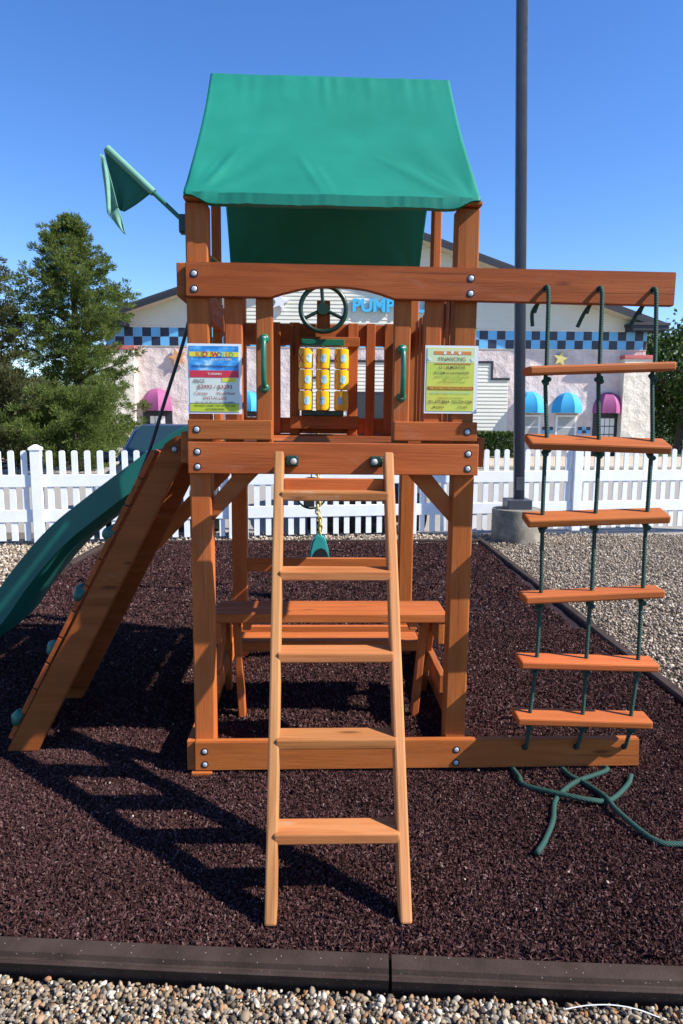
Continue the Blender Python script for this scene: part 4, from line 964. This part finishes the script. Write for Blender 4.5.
def broad(label, loc, h, rad, seed, nclump, per, group, cat='tree', name='broadleaf_tree', zc=0.58, ls=1.0):
    global rng
    rng = np.random.default_rng(seed); t = thing(name, label, cat, loc, group=group)
    tube('trunk', t, M['bark'], [(0, 0, 0), (0.1, 0, h * 0.25), (0, 0.1, h * 0.5), (0.1, 0, h * 0.8)], lambda u: 0.04 + 0.22 * (1 - u) * h / 8, 8)
    bmw = bmesh.new(); P, D = [], []
    for i in range(nclump):
        d = rng.normal(size=3); d /= np.linalg.norm(d); r = rng.uniform(0.35, 1.0) ** 0.5
        c = np.array([0, 0, h * zc]) + d * np.array([rad, rad, h * (1 - zc) * 0.92]) * r
        if i % 4 == 0: tube_into(bmw, [(0, 0, h * 0.3), c * 0.6 + np.array([0, 0, h * 0.18]), c], lambda u: 0.06 * (1 - u) + 0.008, 4)
        q = rng.normal(0, 1, (per, 3)) * np.array([0.34, 0.34, 0.24]) * rad / 2.6
        P.append(c + q); D.append(rng.normal(size=(per, 3)) + d * 0.4)
    P = np.concatenate(P); D = np.concatenate(D); n = len(P)
    V, Fq = blades(P, D, rng.uniform(0.14, 0.28, n) * ls, rng.uniform(0.09, 0.16, n) * ls)
    link('limbs', bmw, M['bark'], t); child_mesh('crown', V, Fq, M['leaf'], t); return t
broad('dark leafy tree right of the hall, its trunk nearest the hall corner', (18.4, 38.0, -0.1), 7.3, 2.9, 21, 150, 70, 'leafy trees right of the hall')
broad('broad leafy tree at the right edge behind the rope ladder', (22.6, 37.0, -0.1), 7.0, 3.2, 22, 150, 70, 'leafy trees right of the hall')
broad('farther leafy tree filling the gap low at the right edge', (20.6, 43.0, -0.1), 6.2, 3.6, 23, 140, 60, 'leafy trees right of the hall', zc=0.45)
# clipped hedge
rng = np.random.default_rng(31)
hg = thing('hedge', 'clipped low green hedge against the sided wall by the light pole', 'hedge', (6.1, 28.6, 0.0))
n = 9000; P = np.stack([rng.uniform(-1.5, 0.95, n), rng.uniform(-0.35, 0.35, n), rng.uniform(0.05, 0.98, n) + rng.normal(0, 0.02, n)], 1)
k = rng.integers(0, 3, n); P[k == 0, 2] = 0.98 + rng.normal(0, 0.03, (k == 0).sum()); P[k == 1, 1] = -0.38 + rng.normal(0, 0.03, (k == 1).sum())
V, Fq = blades(P, rng.normal(size=(n, 3)) + np.array([0, -0.3, 0.5]), rng.uniform(0.07, 0.13, n), rng.uniform(0.04, 0.07, n)); child_mesh('foliage', V, Fq, M['leaf'], hg)

# ------------------------------------------------------------------ parked cars nosed up to the fence
def mk_paint(name, c):
    m = N(name); m.b.inputs['Base Color'].default_value = (*c, 1); m.b.inputs['Metallic'].default_value = 0.35; m.b.inputs['Roughness'].default_value = 0.3; m.b.inputs['Coat Weight'].default_value = 1.0; m.b.inputs['Coat Roughness'].default_value = 0.06
    f = m.noise(m.obj(), 3, 5); m.l(m.ramp(f, [(0.3, tuple(x * 0.9 for x in c)), (0.7, tuple(x * 1.08 for x in c))]), m.b.inputs['Base Color']); return m.m
PB = mk_paint('blue_grey_car_paint', (0.06, 0.075, 0.12)); PD = mk_paint('dark_car_paint', (0.018, 0.020, 0.032))
def mk_ws():
    m = N('windscreen_glass'); m.b.inputs['Base Color'].default_value = (0.015, 0.035, 0.04, 1); m.b.inputs['Roughness'].default_value = 0.04; m.b.inputs['Specular IOR Level'].default_value = 0.9; return m.m
WS = mk_ws(); LAMP = plain('headlamp_lens', (0.55, 0.58, 0.6), 0.15, 0.1, 20)
def car(label, loc, rz, paint, tall=1.0):
    c = thing('parked_car', label, 'car', loc, (0, 0, rz), 'cars parked behind the fence')
    hw = 0.88
    st = [(-2.25, 0.62, 0.30, 0.62), (-2.15, 0.78, 0.22, 0.74), (-1.9, 0.86, 0.20, 0.86), (-1.2, hw, 0.20, 0.97), (-0.75, hw, 0.20, 1.02), (0.2, hw, 0.20, 1.03), (1.4, hw, 0.20, 1.05), (1.95, 0.85, 0.24, 1.05), (2.2, 0.76, 0.32, 0.95)]
    bm = bmesh.new(); rows = []
    for y, w, zl, zh in st:
        ring = []
        for k in range(24):
            a = 2 * pi * k / 24; ca, sa = cos(a), sin(a); e = 0.42
            ring.append(bm.verts.new((w * math.copysign(abs(ca) ** e, ca), y, (zl + zh) / 2 + (zh - zl) / 2 * math.copysign(abs(sa) ** e, sa))))
        rows.append(ring)
    for i in range(len(rows) - 1):
        for k in range(24): bm.faces.new((rows[i][k], rows[i][(k + 1) % 24], rows[i + 1][(k + 1) % 24], rows[i + 1][k]))
    bm.faces.new(rows[0]); bm.faces.new(rows[-1][::-1]); link('body', bm, paint, c, smooth=40)
    H = 1.47 * tall
    base = [(-0.80, -0.95), (0.80, -0.95), (0.80, 1.75), (-0.80, 1.75)]; top = [(-0.60, -0.15), (0.60, -0.15), (0.60, 1.15), (-0.60, 1.15)]
    bm = bmesh.new(); b = [bm.verts.new((x, y, 0.96)) for x, y in base]; t = [bm.verts.new((x, y, H)) for x, y in top]
    bm.faces.new(b); bm.faces.new(t)
    for i in range(4): bm.faces.new((b[i], b[(i + 1) % 4], t[(i + 1) % 4], t[i]))
    bmesh.ops.bevel(bm, geom=bm.edges[:], offset=0.07, segments=4, affect='EDGES'); link('cabin', bm, paint, c, smooth=40)
    B = [Vector((x, y, 0.96)) for x, y in base]; Tt = [Vector((x, y, H)) for x, y in top]
    for i, nm_ in ((0, 'windscreen'), (1, 'side_window'), (2, 'rear_window'), (3, 'side_window')):
        q = [B[i], B[(i + 1) % 4], Tt[(i + 1) % 4], Tt[i]]; ce = sum(q, Vector()) / 4; nn = (q[1] - q[0]).cross(q[3] - q[0]).normalized()
        if nn.dot(ce - Vector((0, 0.4, 1.1))) < 0: nn = -nn
        q = [ce + (p - ce) * 0.86 + Vector((0, 0, 0.02)) for p in q]; bm = bmesh.new()
        lo = [bm.verts.new(p - nn * 0.01) for p in q]; hi = [bm.verts.new(p + nn * 0.006) for p in q]; bm.faces.new(hi); bm.faces.new(lo[::-1])
        for k in range(4): bm.faces.new((lo[k], lo[(k + 1) % 4], hi[(k + 1) % 4], hi[k]))
        link(nm_, bm, WS, c)
    for s in (-1, 1):
        bm = bmesh.new(); ball_into(bm, (s * 0.99, -0.62, 1.06), 0.12, 3, (0.95, 0.55, 0.72)); tube_into(bm, [(s * 0.80, -0.58, 1.02), (s * 0.93, -0.60, 1.04)], 0.03, 8); link('mirror', bm, M['black'] if paint == PB else paint, c, smooth=True)
        bm = bmesh.new(); ball_into(bm, (s * 0.62, -2.10, 0.68), 0.17, 3, (1.0, 0.6, 0.5)); link('headlight', bm, LAMP, c, smooth=True)
        for y in (-1.4, 1.35):
            bm = bmesh.new(); lathe_into(bm, [(0.20, s * 0.88), (0.27, s * 0.905), (0.32, s * 0.89), (0.325, s * 0.78), (0.31, s * 0.70), (0.2, s * 0.69)], (0, y, 0.325), 'x', 28); w = link('wheel', bm, M['black'], c, smooth=40)
            bm = bmesh.new(); lathe_into(bm, [(0.205, s * 0.885), (0.19, s * 0.893), (0.06, s * 0.888)], (0, y, 0.325), 'x', 20); link('rim', bm, M['steel'], w, smooth=30)
    bx('grille', c, M['black'], (-0.42, 0.42), (-2.285, -2.2), (0.42, 0.60), 0.02); bx('bumper', c, M['black'], (-0.72, 0.72), (-2.27, -2.1), (0.24, 0.36), 0.03)
car('blue grey parked car nosed up to the fence behind the slide', (-2.82, 11.7, -0.10), R(4), PB, 1.07)
car('dark parked car nosed up to the fence behind the ladder', (0.30, 11.9, -0.10), R(3), PD, 0.95)
